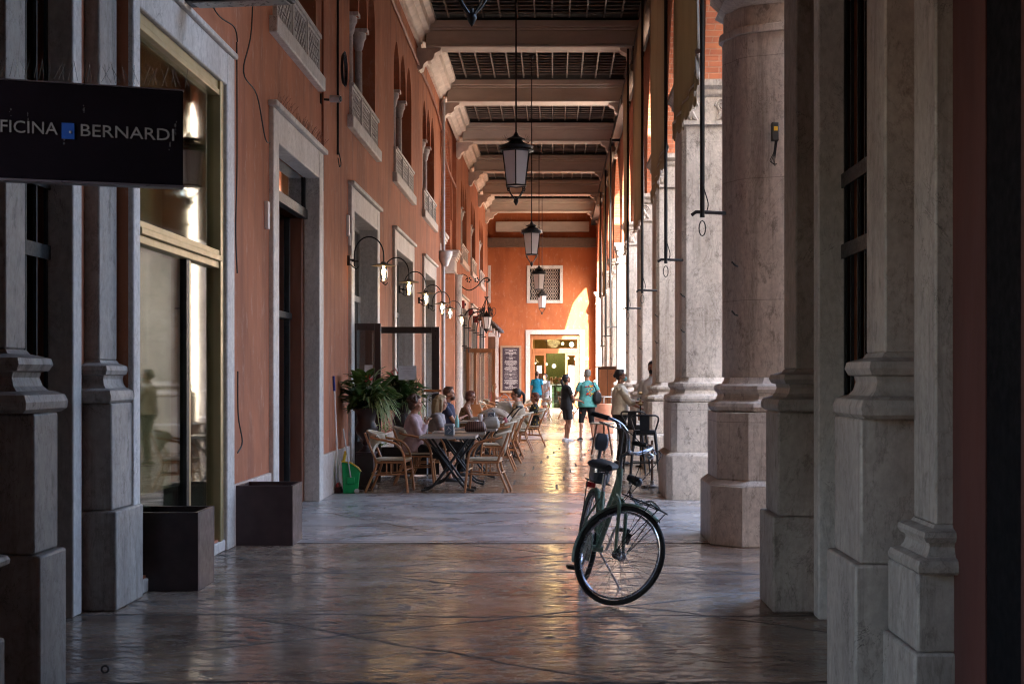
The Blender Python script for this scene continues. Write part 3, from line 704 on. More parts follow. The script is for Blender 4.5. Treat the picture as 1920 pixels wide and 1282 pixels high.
def pier(i, y0, y1, xs, dep, kz):
    t = thing('arcade_pier', 'pale marble arcade pier, '+ordn[i], 'pier', (0, 0, 0), 0, 'marble piers of the arcade')
    oct_ = i == 0; W_ = .62 if not oct_ else 1.0
    x1 = xs+W_; ch = .16 if not oct_ else .3
    ya, yb = y0, y1
    p = MB(); zt = 1.22*kz
    ring(p, xs, x1, ya, yb, .0, .55, .21, ch*.45 if not oct_ else .26); moulding(p, xs, x1, ya, yb, [(.21, .551), (.15, .60)], ch*.45 if not oct_ else .26); ring(p, xs, x1, ya, yb, .601, zt, .145, ch*.45 if not oct_ else .26)
    mkobj('pedestal', p, MARB, t, bevel=.008)
    b = MB(); moulding(b, xs, x1, ya, yb, baseprof(zt+.001, .9), ch*.6 if not oct_ else .28); mkobj('base_moulding', b, MARB, t, ang=25)
    s = MB(); zs = zt+.9*.36; zc = 4.74
    if oct_:
        cx, cy_ = xs+.5, (ya+yb)/2+.05
        P = []
        for k in range(24):
            a0 = 2*PI*k/24+PI/24; e = .53+.018*math.cos(8*a0)
            P.append((cx+e*math.cos(a0), cy_+e*math.sin(a0)))
        s.prism(P, zs, zc); s.prism([(cx+(x-cx)*1.06, cy_+(y-cy_)*1.06) for x, y in P], zc+.001, zc+.07)
        s.prism([(cx+(x-cx)*.98, cy_+(y-cy_)*.98) for x, y in P], zc+.071, 5.0)
    else: ring(s, xs, x1, ya, yb, zs, zc, 0, ch*.35)
    mkobj('shaft', s, MARB, t, bevel=.006)
    c = MB()
    if not oct_:
        ring(c, xs, x1, ya, yb, zc+.001, zc+.05, .035, ch*.35); ring(c, xs, x1, ya, yb, zc+.051, 5.09, .005, ch*.35)
        moulding(c, xs, x1, ya, yb, [(.0, 5.091), (.03, 5.12), (.04, 5.15), (.04, 5.18), (.09, 5.23), (.09, 5.30)], 0)
        # volutes and leaf on the face toward the camera
        for q, sx_ in ((xs+.1, 1), (x1-.1, -1)):
            for yy in (ya-.012,):
                c.tube([(q+sx_*(.02+.085*(1-k/26))*math.cos(k*.55), yy, 4.98+(.01+.085*(1-k/26))*math.sin(k*.55)) for k in range(26)], .016, 5)
                c.tube([(q+.02*sx_, yy, 4.9), (q+.05*sx_, yy-.01, 4.84), (q+.10*sx_, yy, 4.79)], [.035, .03, .01], 6)
                c.tube([(q, yy, 4.9), (q-.0*sx_, yy-.01, 4.84), (q+.01*sx_, yy, 4.79)], [.03, .025, .01], 6)
    else:
        moulding(c, xs, x1, ya, yb, [(.02, 5.0), (.08, 5.05), (.04, 5.1), (.12, 5.2), (.12, 5.30)], .2)
    mkobj('capital', c, MARB, t, bevel=.006)
    bt = MB(); bt.box(x1+.001, dep, ya+.06, yb-.02, 0, 9.5); mkobj('sun_baffle', bt, MARB, t, bevel=.01)  # unseen slab behind the pier, added to block sun through the bays
    for zz, dx in ((2.6, 0), (2.15, .0)):
        hk = MB(); hk.tube([(xs-.02, ya-.01, zz), (xs-.02, ya-.05, zz), (xs-.0, ya-.07, zz-.03), (xs+.03, ya-.05, zz-.04)], .008, 5); mkobj('hook', hk, IRON, t)
    return t
for i, ((a, b), xs, dp_) in enumerate(zip(PY, XS, DEP)): pier(i, a, b, xs, dp_, 1.0 if i < 2 else .93)

# ---- foreground pilasters framing the passage
def pil(t, xf, xs_, y0, y1, zp, side, zplinth=.62, slim=1.0, inner=1.2):
    """pilaster whose corridor face is at xf (pedestal) and xs_ (shaft); side +1 = on the right"""
    lo, hi = (xf, xf+inner) if side > 0 else (xf-inner, xf)
    def R3(mb, off, z0, z1):
        a, b = (lo+off, hi) if side > 0 else (lo, hi-off)
        mb.box(a, b, y0+off*.6, y1-off*.6, z0, z1)
    off = abs(xs_-xf)
    p = MB(); R3(p, 0, 0, zplinth); R3(p, off*.42, zplinth+.001, zp)
    mkobj('pedestal', p, MARB2, t, bevel=.012)
    sh = MB(); R3(sh, off, zp+.4, 9.3); 
    mkobj('shaft', sh, MARB2, t, bevel=.01)
    m = MB(); a, b = (lo+off, hi) if side > 0 else (lo, hi-off)
    moulding(m, a, b, y0+off*.6, y1-off*.6, [(o*off/.2*.95, z) for o, z in baseprof(zp+.001, 1.12)])
    mkobj('base_moulding', m, MARB2, t, ang=25)

pz = thing('town_house', 'tall rendered house added out of view behind the viewer to shade the square', 'house')  # unseen block, placed and sized to keep sun off the near square
w = MB(); wins = [(14+4.6*i, 16+4.6*i, 3+4.6*j, 5.6+4.6*j) for i in range(9) for j in range(4)]
wall(w, lambda u, v, d: (u, 2-d, v), 9, 57, 0, 23, .5, wins); w.box(9, 57, -30, -29.5, 0, 23); w.box(9, 9.5, -29.5, 1.5, 0, 22.9); w.box(56.5, 57, -29.5, 1.5, 0, 22.9)
mkobj('wall', w, simple('ochre_render', (.45, .33, .2, 1), .85), pz, smooth=False)
mkobj('roof', MB().box(8.8, 57.5, -30.5, 2.5, 23.01, 23.6), BRICK, pz)
for q in wins: mkobj('window', MB().box(q[0], q[1], 1.75, 1.8, q[2], q[3]), SHUT, pz, smooth=False)

pz = thing('town_house', 'long ochre town house across the square, glimpsed between the piers', 'house')
w = MB(); wins = [(-20+6*i, -18+6*i, 3+4.6*j, 5.6+4.6*j) for i in range(20) for j in range(2)]
wall(w, lambda u, v, d: (48+d, u, v), -30, 110, 0, 13, .5, wins); w.box(48.51, 60, -30, 110, 0, 12.9)
mkobj('wall', w, bpy.data.materials['ochre_render'], pz, smooth=False)
mkobj('roof', MB().box(47.2, 61, -31, 111, 13.01, 13.5), BRICK, pz)
for q in wins: mkobj('window', MB().box(48.25, 48.3, q[0], q[1], q[2], q[3]), SHUT, pz, smooth=False)
def pil2(label, side, plinth, ped, shaft, zpl, zpd, zmo, back, mold=.2, grp='grey marble pilasters framing the passage'):
    """plinth/ped/shaft = (x, ynear, yfar); side +1 right, -1 left; back = x of hidden side"""
    t = thing('pilaster', label, 'pilaster', (0, 0, 0), 0, grp)
    def bx(mb, q, z0, z1):
        a, b = sorted((q[0], back)); mb.box(a, b, q[1], q[2], z0, z1)
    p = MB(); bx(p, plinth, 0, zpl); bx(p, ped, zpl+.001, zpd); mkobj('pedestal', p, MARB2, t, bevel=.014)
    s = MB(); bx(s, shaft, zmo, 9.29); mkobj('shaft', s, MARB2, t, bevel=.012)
    o = abs(ped[0]-shaft[0]); h = zmo-zpd; m = MB()
    a, b = sorted((shaft[0], back)); k = o/.105
    pr = [(.0, 0), (.95, .0), (1.12, .06), (1.15, .17), (1.05, .28), (.8, .33), (.62, .34), (.45, .42), (.36, .55), (.42, .64), (.62, .66), (.74, .76), (.68, .86), (.4, .9), (.12, .93), (0, 1)]
    moulding(m, a, b, shaft[1], shaft[2], [(x*o, zpd+.001+z*h) for x, z in pr])
    mkobj('base_moulding', m, MARB2, t, ang=25)
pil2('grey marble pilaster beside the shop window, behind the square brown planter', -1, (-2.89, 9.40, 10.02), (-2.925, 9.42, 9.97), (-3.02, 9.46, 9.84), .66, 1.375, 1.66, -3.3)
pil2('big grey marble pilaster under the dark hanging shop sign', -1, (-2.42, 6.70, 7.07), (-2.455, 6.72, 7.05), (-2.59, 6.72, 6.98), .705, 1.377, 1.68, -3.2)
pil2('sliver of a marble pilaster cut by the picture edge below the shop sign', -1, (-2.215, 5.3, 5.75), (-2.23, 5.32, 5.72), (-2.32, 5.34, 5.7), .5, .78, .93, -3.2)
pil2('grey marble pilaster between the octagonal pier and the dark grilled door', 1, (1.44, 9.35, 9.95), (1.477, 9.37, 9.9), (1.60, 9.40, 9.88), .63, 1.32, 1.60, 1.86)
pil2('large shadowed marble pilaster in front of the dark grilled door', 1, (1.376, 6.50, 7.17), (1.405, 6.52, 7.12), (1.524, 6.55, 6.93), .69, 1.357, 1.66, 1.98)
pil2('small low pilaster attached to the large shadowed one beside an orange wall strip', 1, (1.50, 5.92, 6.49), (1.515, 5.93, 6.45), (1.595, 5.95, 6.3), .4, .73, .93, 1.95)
def recess_wall(name, label, X, sg, runs, y0, y1, door):
    # wall plane at X; sg=+1 right side. door=(ya,yb,depth)
    t = thing(name, label, 'wall')
    mp = lambda u, v, d: (X+sg*d, u, v)
    w = MB(); wall(w, mp, y0, y1, 0, 9.29, 2.0 if sg > 0 else 1.2, [(door[0], door[1], 0, 5.6)])
    mkobj('plaster_wall', w, PLAS, t, smooth=False)
    f = MB(); ya, yb, dd = door
    def bx(u0, u1, d0, d1, z0, z1, m=f):
        a, b = sorted((X+sg*d0, X+sg*d1)); m.box(a, b, u0, u1, z0, z1)
    bx(yb-.04, yb+.13, -.03, dd, 0, 5.7); bx(ya-.13, ya+.04, -.03, dd, 0, 5.7); bx(ya+.04, yb-.04, -.028, dd, 5.5, 5.7)
    mkobj('door_frame', f, FRAME, t, bevel=.012)
    g = MB()
    bx(ya, yb, dd+.0, dd+.03, 0, .9, g)
    for k in range(9):
        u = ya+.06+(yb-ya-.12)*k/8; bx(u-.012, u+.012, dd-.02, dd+.0, .9, 5.5, g)
    for zz in (.9, 2.3, 2.75, 4.2, 5.4): bx(ya+.02, yb-.02, dd-.035, dd-.021, zz, zz+.09, g)
    mkobj('door_grille', g, IRON, t)
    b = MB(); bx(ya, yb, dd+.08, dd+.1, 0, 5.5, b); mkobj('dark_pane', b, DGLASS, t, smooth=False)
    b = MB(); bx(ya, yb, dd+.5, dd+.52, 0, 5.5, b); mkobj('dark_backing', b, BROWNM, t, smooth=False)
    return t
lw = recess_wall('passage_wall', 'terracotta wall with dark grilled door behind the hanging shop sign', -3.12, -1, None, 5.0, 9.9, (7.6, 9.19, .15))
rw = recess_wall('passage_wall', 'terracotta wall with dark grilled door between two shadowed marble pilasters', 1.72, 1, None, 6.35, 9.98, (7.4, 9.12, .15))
nw = thing('passage_wall', 'orange wall strip coloured in its shade tone, with black door at the right picture edge', 'wall')
w = MB(); wall(w, lambda u, v, d: (1.67+d, u, v), 2.2, 5.96, 0, 9.29, .29, [(5.08, 5.5, 0, 4.5), (2.9, 4.2, 0, 4.5)]); mkobj('plaster_wall', w, simple('shade_toned_plaster', (.075, .02, .014, 1), .85, var=.25, scale=2, sc=(1, 1, .3)), nw, smooth=False)  # orange plaster coloured dark red here to stand in for shade
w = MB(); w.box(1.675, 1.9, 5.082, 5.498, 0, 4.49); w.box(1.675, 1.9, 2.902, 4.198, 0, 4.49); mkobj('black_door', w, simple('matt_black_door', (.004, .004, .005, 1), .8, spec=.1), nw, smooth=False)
# closing of the passage towards and behind the viewer (unseen walls, added to shape the light)
ve = thing('unseen_closing_wall', 'unseen plaster wall added behind the viewer to keep the passage dark', 'wall')
w = MB(); w.box(-3.6, 3.0, -9.2, -9, 0, 9.3); w.box(1.97, 2.3, -9, 6.3, 0, 9.3); w.box(-3.6, -3.2, 9.95, 10.3, 0, 9.6)
w.box(-3.6, -3.3, 4.7, 5.0, 0, 9.3); w.box(-3.6, -3.3, -9, 2.2, 0, 9.3); w.box(-3.6, -3.3, 2.2, 4.7, 3.4, 9.3)  # side gap in the unseen wall, sized for the sky light it admits
mkobj('plaster_wall', w, PLAS, ve, smooth=False)

# ---------------- hanging sign ----------------
sgn = thing('hanging_sign', 'black rectangular hanging shop sign with pale lettering and small blue square', 'sign', (-1.893, 5.46, 2.484), R(19))
s = MB(); s.box(-1.0, .455, -.03, .03, -.185, .185); mkobj('panel', s, simple('black_enamel', (.006, .004, .007, 1), .7, var=.2, bump=.02, spec=.04), sgn, bevel=.004)
s = MB(); s.box(-1.0, .458, -.036, .036, -.194, -.1855); s.box(-1.0, .458, -.034, .034, .1855, .19); mkobj('rim', s, simple('purple_grey_rim', (.07, .06, .075, 1), .35), sgn)
def text(body, name, parent, size, loc, mat, rot=(R(90), 0, 0), extr=.002, sx=1, align='LEFT', sp=1):
    c = bpy.data.curves.new(name, 'FONT'); c.body = body; c.size = size; c.extrude = extr; c.align_x = align; c.space_character = sp; c.resolution_u = 3
    o = bpy.data.objects.new(name+'_tmp', c); S.collection.objects.link(o)
    me = bpy.data.meshes.new_from_object(o.evaluated_get(bpy.context.evaluated_depsgraph_get())); bpy.data.objects.remove(o)
    me.materials.clear(); me.materials.append(mat)
    o = link(bpy.data.objects.new(name, me), parent); o.location = loc; o.rotation_euler = rot; o.scale = (sx, 1, 1)
    return o, (max(v.co.x for v in me.vertices) if me.vertices else 0)
LET = simple('grey_letter', (.20, .19, .20, 1), .5, var=.3, scale=30)
o, wx = text('OFFICINA', 'lettering', sgn, .066, (0, -.034, -.012), LET)
wo_ = wx; oo = o
o, wx = text('BERNARDI', 'lettering', sgn, .066, (.068, -.034, -.012), LET); kx = .352/wx; o.scale = (kx, 1, 1); oo.scale = (kx*.88, 1, 1); oo.location.x = -.010-wo_*kx*.88
mkobj('blue_square', MB().box(.004, .050, -.036, -.031, -.026, .034), simple('blue_enamel', (.012, .06, .28, 1), .4, bump=0), sgn, smooth=False)
mkobj('glint', MB().sphere((.036, -.036, .0), .006, 6), LET, sgn)
dr = MB(); rr = random.Random(5)
for k in range(14):
    x_ = rr.uniform(-.5, .44); z_ = rr.uniform(-.05, .17)
    for j in range(rr.randint(2, 5)):
        z_ -= rr.uniform(.004, .02); dr.sphere((x_+rr.uniform(-.003, .003), -.031, z_), rr.uniform(.0015, .004), 5, sc=(1, .3, rr.uniform(1, 2.6)))
mkobj('droppings', dr, simple('chalky_streaks', (.06, .056, .06, 1), .9), sgn)
sp = MB()
for k in range(60):
    x_ = -.55+k*.0175; a = rr.uniform(-.5, .5)
    sp.tube([(x_, 0, .205), (x_+math.sin(a)*.07, rr.uniform(-.03, .03), .205+.07*math.cos(a))], .0009, 3)
mkobj('bird_spikes', sp, IRON, sgn)
mkobj('bracket', MB().tube([(-.9, 0, .2), (-.9, 0, .6), (-1.4, 0, .6)], .015, 6), IRON, sgn)

# ---------------- planters ----------------
def planter(label, cx, cy, w_, d_, h, rz):
    t = thing('square_planter', label, 'planter', (cx, cy, 0), rz, 'brown square planter boxes')
    b = MB(); th = .03
    b.box(-w_/2, w_/2, -d_/2, -d_/2+th, 0, h); b.box(-w_/2, w_/2, d_/2-th, d_/2, 0, h); b.box(-w_/2, -w_/2+th, -d_/2+th, d_/2-th, 0, h-.0005); b.box(w_/2-th, w_/2, -d_/2+th, d_/2-th, 0, h-.0005)
    mkobj('box', b, BROWNM, t, bevel=.004)
    mkobj('inner_floor', MB().box(-w_/2+th, w_/2-th, -d_/2+th, d_/2-th, h-.16, h-.15), simple('dry_soil', (.05, .035, .03, 1), .9) if not bpy.data.materials.get('dry_soil') else bpy.data.materials['dry_soil'], t)
planter('square brown metal planter against the marble pilaster by the shop window', -2.82, 10.55, .49, .53, .57, R(1))
planter('square brown metal planter between the shop window and the tall doorway', -2.665, 13.33, .53, .55, .55, R(1))

# ---------------- curtains, rods, rollers on the right ----------------
def curtain(y0, y1, xa, xb, z0, z1, mat, label, scallop=True, seed=0):
    t = thing('canvas_curtain', label, 'curtain', (0, 0, 0), 0, 'canvas curtains hanging in the arches')
    rr = random.Random(seed); ph = rr.random()*6
    N = 70; M_ = 14; b = MB(); V = []
    def X(u, v):
        a = .018*math.sin(u*30+ph)+.012*math.sin(u*13+ph*2)+.03*math.sin(u*5+ph+v*2)
        return xa+(xb-xa)*u+a*(.35+.65*v)+.10*v*v*math.sin(u*PI)*.5
    for i in range(N+1):
        u = i/N; V.append([b.bm.verts.new((X(u, j/M_), y0+(y1-y0)*u, z1-(z1-z0)*j/M_-.05*math.sin(u*PI)*(j/M_))) for j in range(M_+1)])
    for i in range(N):
        for j in range(M_): b._f([V[i][j], V[i+1][j], V[i+1][j+1], V[i][j+1]])
    o = mkobj('cloth', b, mat, t); sd_ = o.modifiers.new('Solidify', 'SOLIDIFY'); sd_.thickness = .006
    if scallop:
        b = MB(); n = 16; K = 10; rowt, rowb = [], []
        for i in range(n*K+1):
            u = i/(n*K); w_ = abs(math.sin(u*n*PI)); 
            rowt.append(b.bm.verts.new((X(u, 1)-.02, y0+(y1-y0)*u, z0-.02-.05*math.sin(u*PI)))); rowb.append(b.bm.verts.new((X(u, 1)-.02+.01*math.sin(u*20), y0+(y1-y0)*u, z0-.17-.07*w_**.6-.05*math.sin(u*PI))))
        for i in range(n*K): b._f([rowt[i], rowt[i+1], rowb[i+1], rowb[i]])
        o = mkobj('valance', b, mat, t); sd_ = o.modifiers.new('Solidify', 'SOLIDIFY'); sd_.thickness = .006
    bar = MB().tube([(X(k/20, 1), y0+(y1-y0)*k/20, z0-.05*math.sin(k/20*PI)) for k in range(21)], .028, 10); mkobj('bottom_bar', bar, simple('grey_pole', (.33, .28, .25, 1), .4) if not bpy.data.materials.get('grey_pole') else bpy.data.materials['grey_pole'], t)
    rl = MB(); rl.tube([(1.72, y0+.1, 8.15), (1.72, y1-.1, 8.15)], .085, 14); mkobj('roller', rl, CURT, t)
    return t
cu = [(14.0, 18.0, 1.42, 1.56, 4.75, 8.2, BANNER, 'tan lettered canvas banner with scalloped hem behind the octagonal pier', True),
      (19.2, 23.9, 1.50, 1.62, 4.65, 8.2, CURT, 'brown canvas curtain above the black bar stools'),
      (25.1, 29.1, 1.56, 1.66, 4.5, 8.2, CURT, 'brown canvas curtain above the masked waiter'),
      (30.3, 34.4, 1.58, 1.68, 4.5, 8.2, CURT, 'brown canvas curtain just before the open cross passage'),
      (41.1, 45.2, 1.66, 1.74, 4.6, 8.2, BANNER, 'sunlit tan curtain beyond the cross passage'),
      (46.4, 50.5, 1.70, 1.76, 4.4, 8.2, BANNER, 'sunlit tan curtain second beyond the cross passage'),
      (51.7, 54.8, 1.72, 1.78, 4.6, 8.2, BANNER, 'most distant sunlit tan curtain')]
for k, c in enumerate(cu): curtain(*c[:8], scallop=(k in (0, 1, 4)), seed=k)
gut = thing('curtain_rail', 'dark box rail running under the ceiling along the right arches', 'rail')
b = MB()
for (a, b0), (c, d) in list(zip(PY, PY[1:])): b.box(1.66, 1.9, b0-.3, c+.3, 8.28, 8.5)
mkobj('housing', b, IRON, gut, bevel=.01)
def rod(X, Y, zb, xp, n, zt=8.25):
    t = thing('curtain_rod', n, 'rod', (0, 0, 0), 0, 'iron rods hanging beside the piers')
    b = MB(); b.tube([(X, Y, zt), (X, Y, zb)], .022, 8); b.tube([(X-.1, Y, zb+.02), (X-.06, Y, zb+.05), (X, Y, zb+.05), (xp+.02, Y+.1, zb+.05)], .017, 6); mkobj('bar', b, IRON, t)
    h = MB(); h.tube(spline([(X-.0, Y-.03, zb+.3), (X+.03, Y-.04, zb+.2), (X+.05, Y-.04, zb+.12), (X+.04, Y-.03, zb+.06)]), .006, 5); h.tube(arc((X, Y, zb-.1), .03, 0, 360, 12, 'xz', .07), .006, 5); mkobj('hook', h, IRON, t)
for X, Y, zb, xp, n in ((1.375, 13.15, 3.02, 1.58, 'black iron rod beside the octagonal pier with lowest hooked end'), (1.42, 18.0, 2.98, 1.63, 'black iron rod beside the pier with the stools'),
        (1.49, 23.9, 2.95, 1.73, 'black iron rod in front of the pier that hides the waiter'), (1.52, 29.1, 2.9, 1.77, 'black iron rod at the pier above the waitress'),
        (1.6, 40, 2.9, 1.8, 'thin iron rod at the bright pier past the cross passage'), (1.65, 45.3, 2.8, 1.82, 'thin iron rod second past the cross passage'), (1.68, 50.6, 2.6, 1.84, 'thin iron rod farthest down the arcade')): rod(X, Y, zb, xp, n)
# banner glyph strokes (letters seen edge-on)
g = MB()
for k, (y, z, h) in enumerate(((16.2, 6.3, .5), (16.5, 6.0, .7), (16.9, 6.1, .55), (17.2, 5.9, .5))):
    g.tube([(1.36+.035*(y-14)-.04, y, z+h), (1.36+.035*(y-14)-.045, y+.12, z+h*.5), (1.36+.035*(y-14)-.04, y, z)], .03, 5)
# ---------------- lanterns ----------------
def lantern(Y, X, zb, label, zc=9.2):
    t = thing('hanging_lantern', label, 'lantern', (X, Y, zb), 0, 'glass lanterns hanging down the middle of the arcade'); t.scale = (1.1, 1.1, .92)
    b = MB(); b.lathe([(.0, .30), (.145, .30), (.203, .84), (.0, .84)], (0, 0, 0), 6, R(30)); mkobj('glass_body', b, MILK, t, smooth=False)
    f = MB()
    for k in range(6):
        a = R(30+60*k); f.tube([(.139*math.cos(a), .139*math.sin(a), .29), (.204*math.cos(a), .204*math.sin(a), .845)], .009, 5)
    f.tube([(.145*math.cos(R(30+60*k)), .145*math.sin(R(30+60*k)), .295) for k in range(6)], .014, 6, closed=True)
    f.lathe([(.2, .84), (.24, .86), (.235, .88), (.215, .885), (.22, .91), (.24, .93), (.21, .94), (.10, 1.0), (.085, 1.02), (.12, 1.035), (.125, 1.05), (.09, 1.07), (.04, 1.1), (.03, 1.13), (.012, 1.17)], (0, 0, 0), 18)
    mkobj('iron_cap', f, IRON, t)
    s = MB()
    for k in range(4):
        a = R(45+90*k); c_, s_ = math.cos(a), math.sin(a)
        s.tube([(c_*r, s_*r, z) for r, z in spline2([(.17, .27), (.155, .225), (.13, .25), (.125, .21), (.08, .14), (.02, .07)])], .009, 5)
    s.lathe([(.0, -.03), (.018, .0), (.035, .04), (.03, .07), (.012, .09), (.012, .12)], (0, 0, 0), 10); mkobj('finial', s, IRON, t)
    r_ = MB().tube([(0, 0, 1.16), (0, 0, (zc-zb)/.92)], .012, 6).lathe([(.012, -.1), (.05, -.06), (.06, 0)], (0, 0, (zc-zb)/.92), 10); mkobj('rod', r_, IRON, t)
    p = MB(); rr = random.Random(2)
    for k in range(40):
        a = rr.uniform(0, 2*PI); e = rr.uniform(.4, 1.2); r0 = .11+.08*rr.random(); z0 = .95 if r0 > .15 else 1.03
        p.tube([(r0*math.cos(a), r0*math.sin(a), z0), ((r0+.07*math.cos(e))*math.cos(a), (r0+.07*math.cos(e))*math.sin(a), z0+.1*math.sin(e))], .0014, 3)
    mkobj('bird_spikes', p, IRON, t)
    return t
def spline2(p): return [(q.x, q.y) for q in spline([(a, b, 0) for a, b in p], 4)]
lan = lantern(21.2, -.56, 4.12, 'white glass lantern hanging nearest and largest, on a long iron rod')
def lant2(Y, X, zb, lab, zc=9.2):
    r = dup(lan, (X, Y, zb), 0, lab)
    return r
lant2(34.3, -.53, 4.22, 'second white glass lantern, hanging just above the dark grilled window')
lant2(47.7, -.49, 4.2, 'third white glass lantern, overlapping the top of the grilled window')
lant2(60.5, -.49, 4.2, 'farthest white glass lantern, low before the grilled window')
lant2(10.6, -.61, 4.18, 'dark tip of a lantern cut off by the top edge')

# ---------------- wall lamps ----------------
def gooseneck(label, Y, tilt=0):
    t = thing('wall_lamp', label, 'lamp', (XL, Y, 3.22), 0, 'gooseneck cafe lamps with flat shades and bare bulbs')
    b = MB(); b.box(0, .04, -.03, .03, -.08, .06); b.tube([(.03, 0, 0), (.10, 0, 0)], .014, 6)
    b.tube([(.10, 0, -.1), (.10, 0, .05)]+arc((.31, 0, .06), .21, 180, 0, 16, 'xz', .27)+[(.52, 0, .0), (.52, 0, -.04)], .0105, 7)
    b.tube(spline([(.03, 0, -.05), (.08, 0, -.10), (.13, 0, -.13), (.16, 0, -.09)]), .008, 5); b.tube([(.06, 0, -.02), (.16, 0, -.02)], .01, 5); mkobj('arm', b, IRON, t)
    b = MB(); b.lathe([(.0, .035), (.035, .03), (.045, .01), (.17, -.02), (.175, -.028), (.168, -.026), (.04, .0), (0, .0)], (.52, 0, -.06), 22); mkobj('flat_shade', b, simple('aged_lamp_shade', (.10, .085, .07, 1), .45) if not bpy.data.materials.get('aged_lamp_shade') else bpy.data.materials['aged_lamp_shade'], t)
    g = MB(); g.lathe([(.035, .0), (.052, -.05), (.058, -.12), (.05, -.18), (.025, -.215), (.0, -.22)], (.52, 0, -.08), 14); mkobj('glass_jar', g, GLASS, t)
    mkobj('bulb', MB().sphere((.52, 0, -.17), .03, 10, sc=(1, 1, 1.6)), BULB, t)
    return t
gn = gooseneck('lit gooseneck wall lamp nearest the camera, above the first potted plant', 20.35)
for Y, lab in ((23.9, 'lit gooseneck wall lamp second along, beside the first cafe doorway'), (27.1, 'lit gooseneck wall lamp third along the row'), (31.0, 'lit gooseneck wall lamp fourth along the row'),
               (33.4, 'lit gooseneck wall lamp fifth along, close to the fourth'), (37.6, 'last gooseneck wall lamp of the row, beside the pale drainpipe')): dup(gn, (XL, Y, 3.22), 0, lab)
def domelamp(label, Y, big):
    t = thing('wall_lamp', label, 'lamp', (XL, Y, 3.1), 0, 'tall arched lamps with dome shades')
    b = MB()
    for dy in (-.12, .12): b.tube([(.12, dy, -.75), (.12, dy, .25)]+arc((.44, dy, .25), .32, 180, 40, 10, 'xz', .36)+[(.74, 0, .42)], .013, 6)
    for z in (-.6, .05): b.box(0, .22, -.16, .16, z, z+.03)
    mkobj('arm', b, IRON, t)
    b = MB(); b.lathe([(.02, .2), (.08, .19), (.17, .12), (.22, .0), (.21, 0), (.15, .1), (.02, .17)], (.74, 0, .22), 16); mkobj('dome_shade', b, bpy.data.materials['aged_lamp_shade'], t)
    g = MB(); g.lathe([(.04, .05), (.055, -.05), (.045, -.14), (0, -.18)], (.74, 0, .2), 12); mkobj('glass_jar', g, MILK, t)
    return t
dl = domelamp('arched dome lamp nearest the camera beyond the cross passage', 45.0, 1)
for Y, l in ((47.4, 'arched dome lamp second beyond the cross passage'), (49.8, 'arched dome lamp third beyond the cross passage'), (52.4, 'arched dome lamp fourth beyond the cross passage'), (55, 'arched dome lamp fifth beyond the cross passage'), (57.6, 'arched dome lamp farthest beyond the cross passage')): dup(dl, (XL, Y, 3.1), 0, l)
# ornate bracket lantern
ol = thing('ornate_lantern', 'ornate iron lantern with leafy crown on scrolled wall bracket above the glazed door', 'lantern', (-2.10, 44.5, 3.05))
b = MB(); b.lathe([(0, 0), (.1, 0), (.17, .36), (0, .36)], (0, 0, 0), 6); mkobj('glass_body', b, MILK, ol, smooth=False)
b = MB()
for k in range(6):
    a = R(60*k); c_, s_ = math.cos(a), math.sin(a); b.tube([(.103*c_, .103*s_, 0), (.174*c_, .174*s_, .36)], .01, 5)
    b.tube([(r*c_, r*s_, z) for r, z in spline2([(.17, .36), (.27, .45), (.29, .6), (.2, .66), (.19, .56)])], .009, 5)
    b.tube([(r*c_, r*s_, z) for r, z in spline2([(.17, .37), (.2, .52), (.1, .72), (.03, .9)])], .012, 5)
    for q in range(4): b.sphere((c_*(.17-.02*q), s_*(.17-.02*q), .46+.06*q), .035, 6, sc=(.6, .6, 1.3))
b.lathe([(.18, .36), (.12, .43), (.04, .5), (.02, .56)], (0, 0, 0), 12); b.lathe([(.1, 0), (.07, -.05), (.02, -.12), (0, -.16)], (0, 0, 0), 8)
for k in range(5):
    a = R(72*k); b.tube([(0, 0, .9), (.05*math.cos(a), .05*math.sin(a), 1.0), (.09*math.cos(a), .09*math.sin(a), .98)], [.02, .018, .004], 5)
mkobj('iron_frame', b, IRON, ol)
b = MB(); b.tube([(0, 0, .9), (0, 0, 1.55)], .008, 5); b.tube(spline([(-.85, 0, 1.6), (-.8, 0, 1.35), (-.55, 0, 1.2), (-.3, 0, 1.32), (-.15, 0, 1.5), (0, 0, 1.6), (.1, 0, 1.52), (.03, 0, 1.45)]), .017, 6)
b.tube(spline([(-.85, 0, 1.6), (-.75, 0, 1.7), (-.6, 0, 1.62), (-.66, 0, 1.52)]), .012, 5)
for x_ in (-.55, -.3, 0):
    for k in range(5): a = R(72*k); b.sphere((x_+.06*math.cos(a), 0, 1.52+.06*math.sin(a)), .03, 6)
mkobj('scroll_bracket', b, IRON, ol)
# red alarm boxes
for k, (Y, z) in enumerate(((44.0, 3.78), (48.5, 3.75), (52.0, 3.65))):
    t = thing('alarm_box', ['small dark red box on the wall nearest the ornate lantern', 'small dark red box second along the far wall', 'small dark red box third along the far wall'][k], 'box', (XL, Y, z), 0, 'dark red boxes on the wall')
    mkobj('housing', MB().box(0, .2, -.1, .1, -.12, .12), simple('dark_red_box', (.22, .015, .012, 1), .5) if k == 0 else bpy.data.materials['dark_red_box'], t, bevel=.02)
    mkobj('lens', MB().sphere((.2, 0, 0), .05, 8), IRON, t)

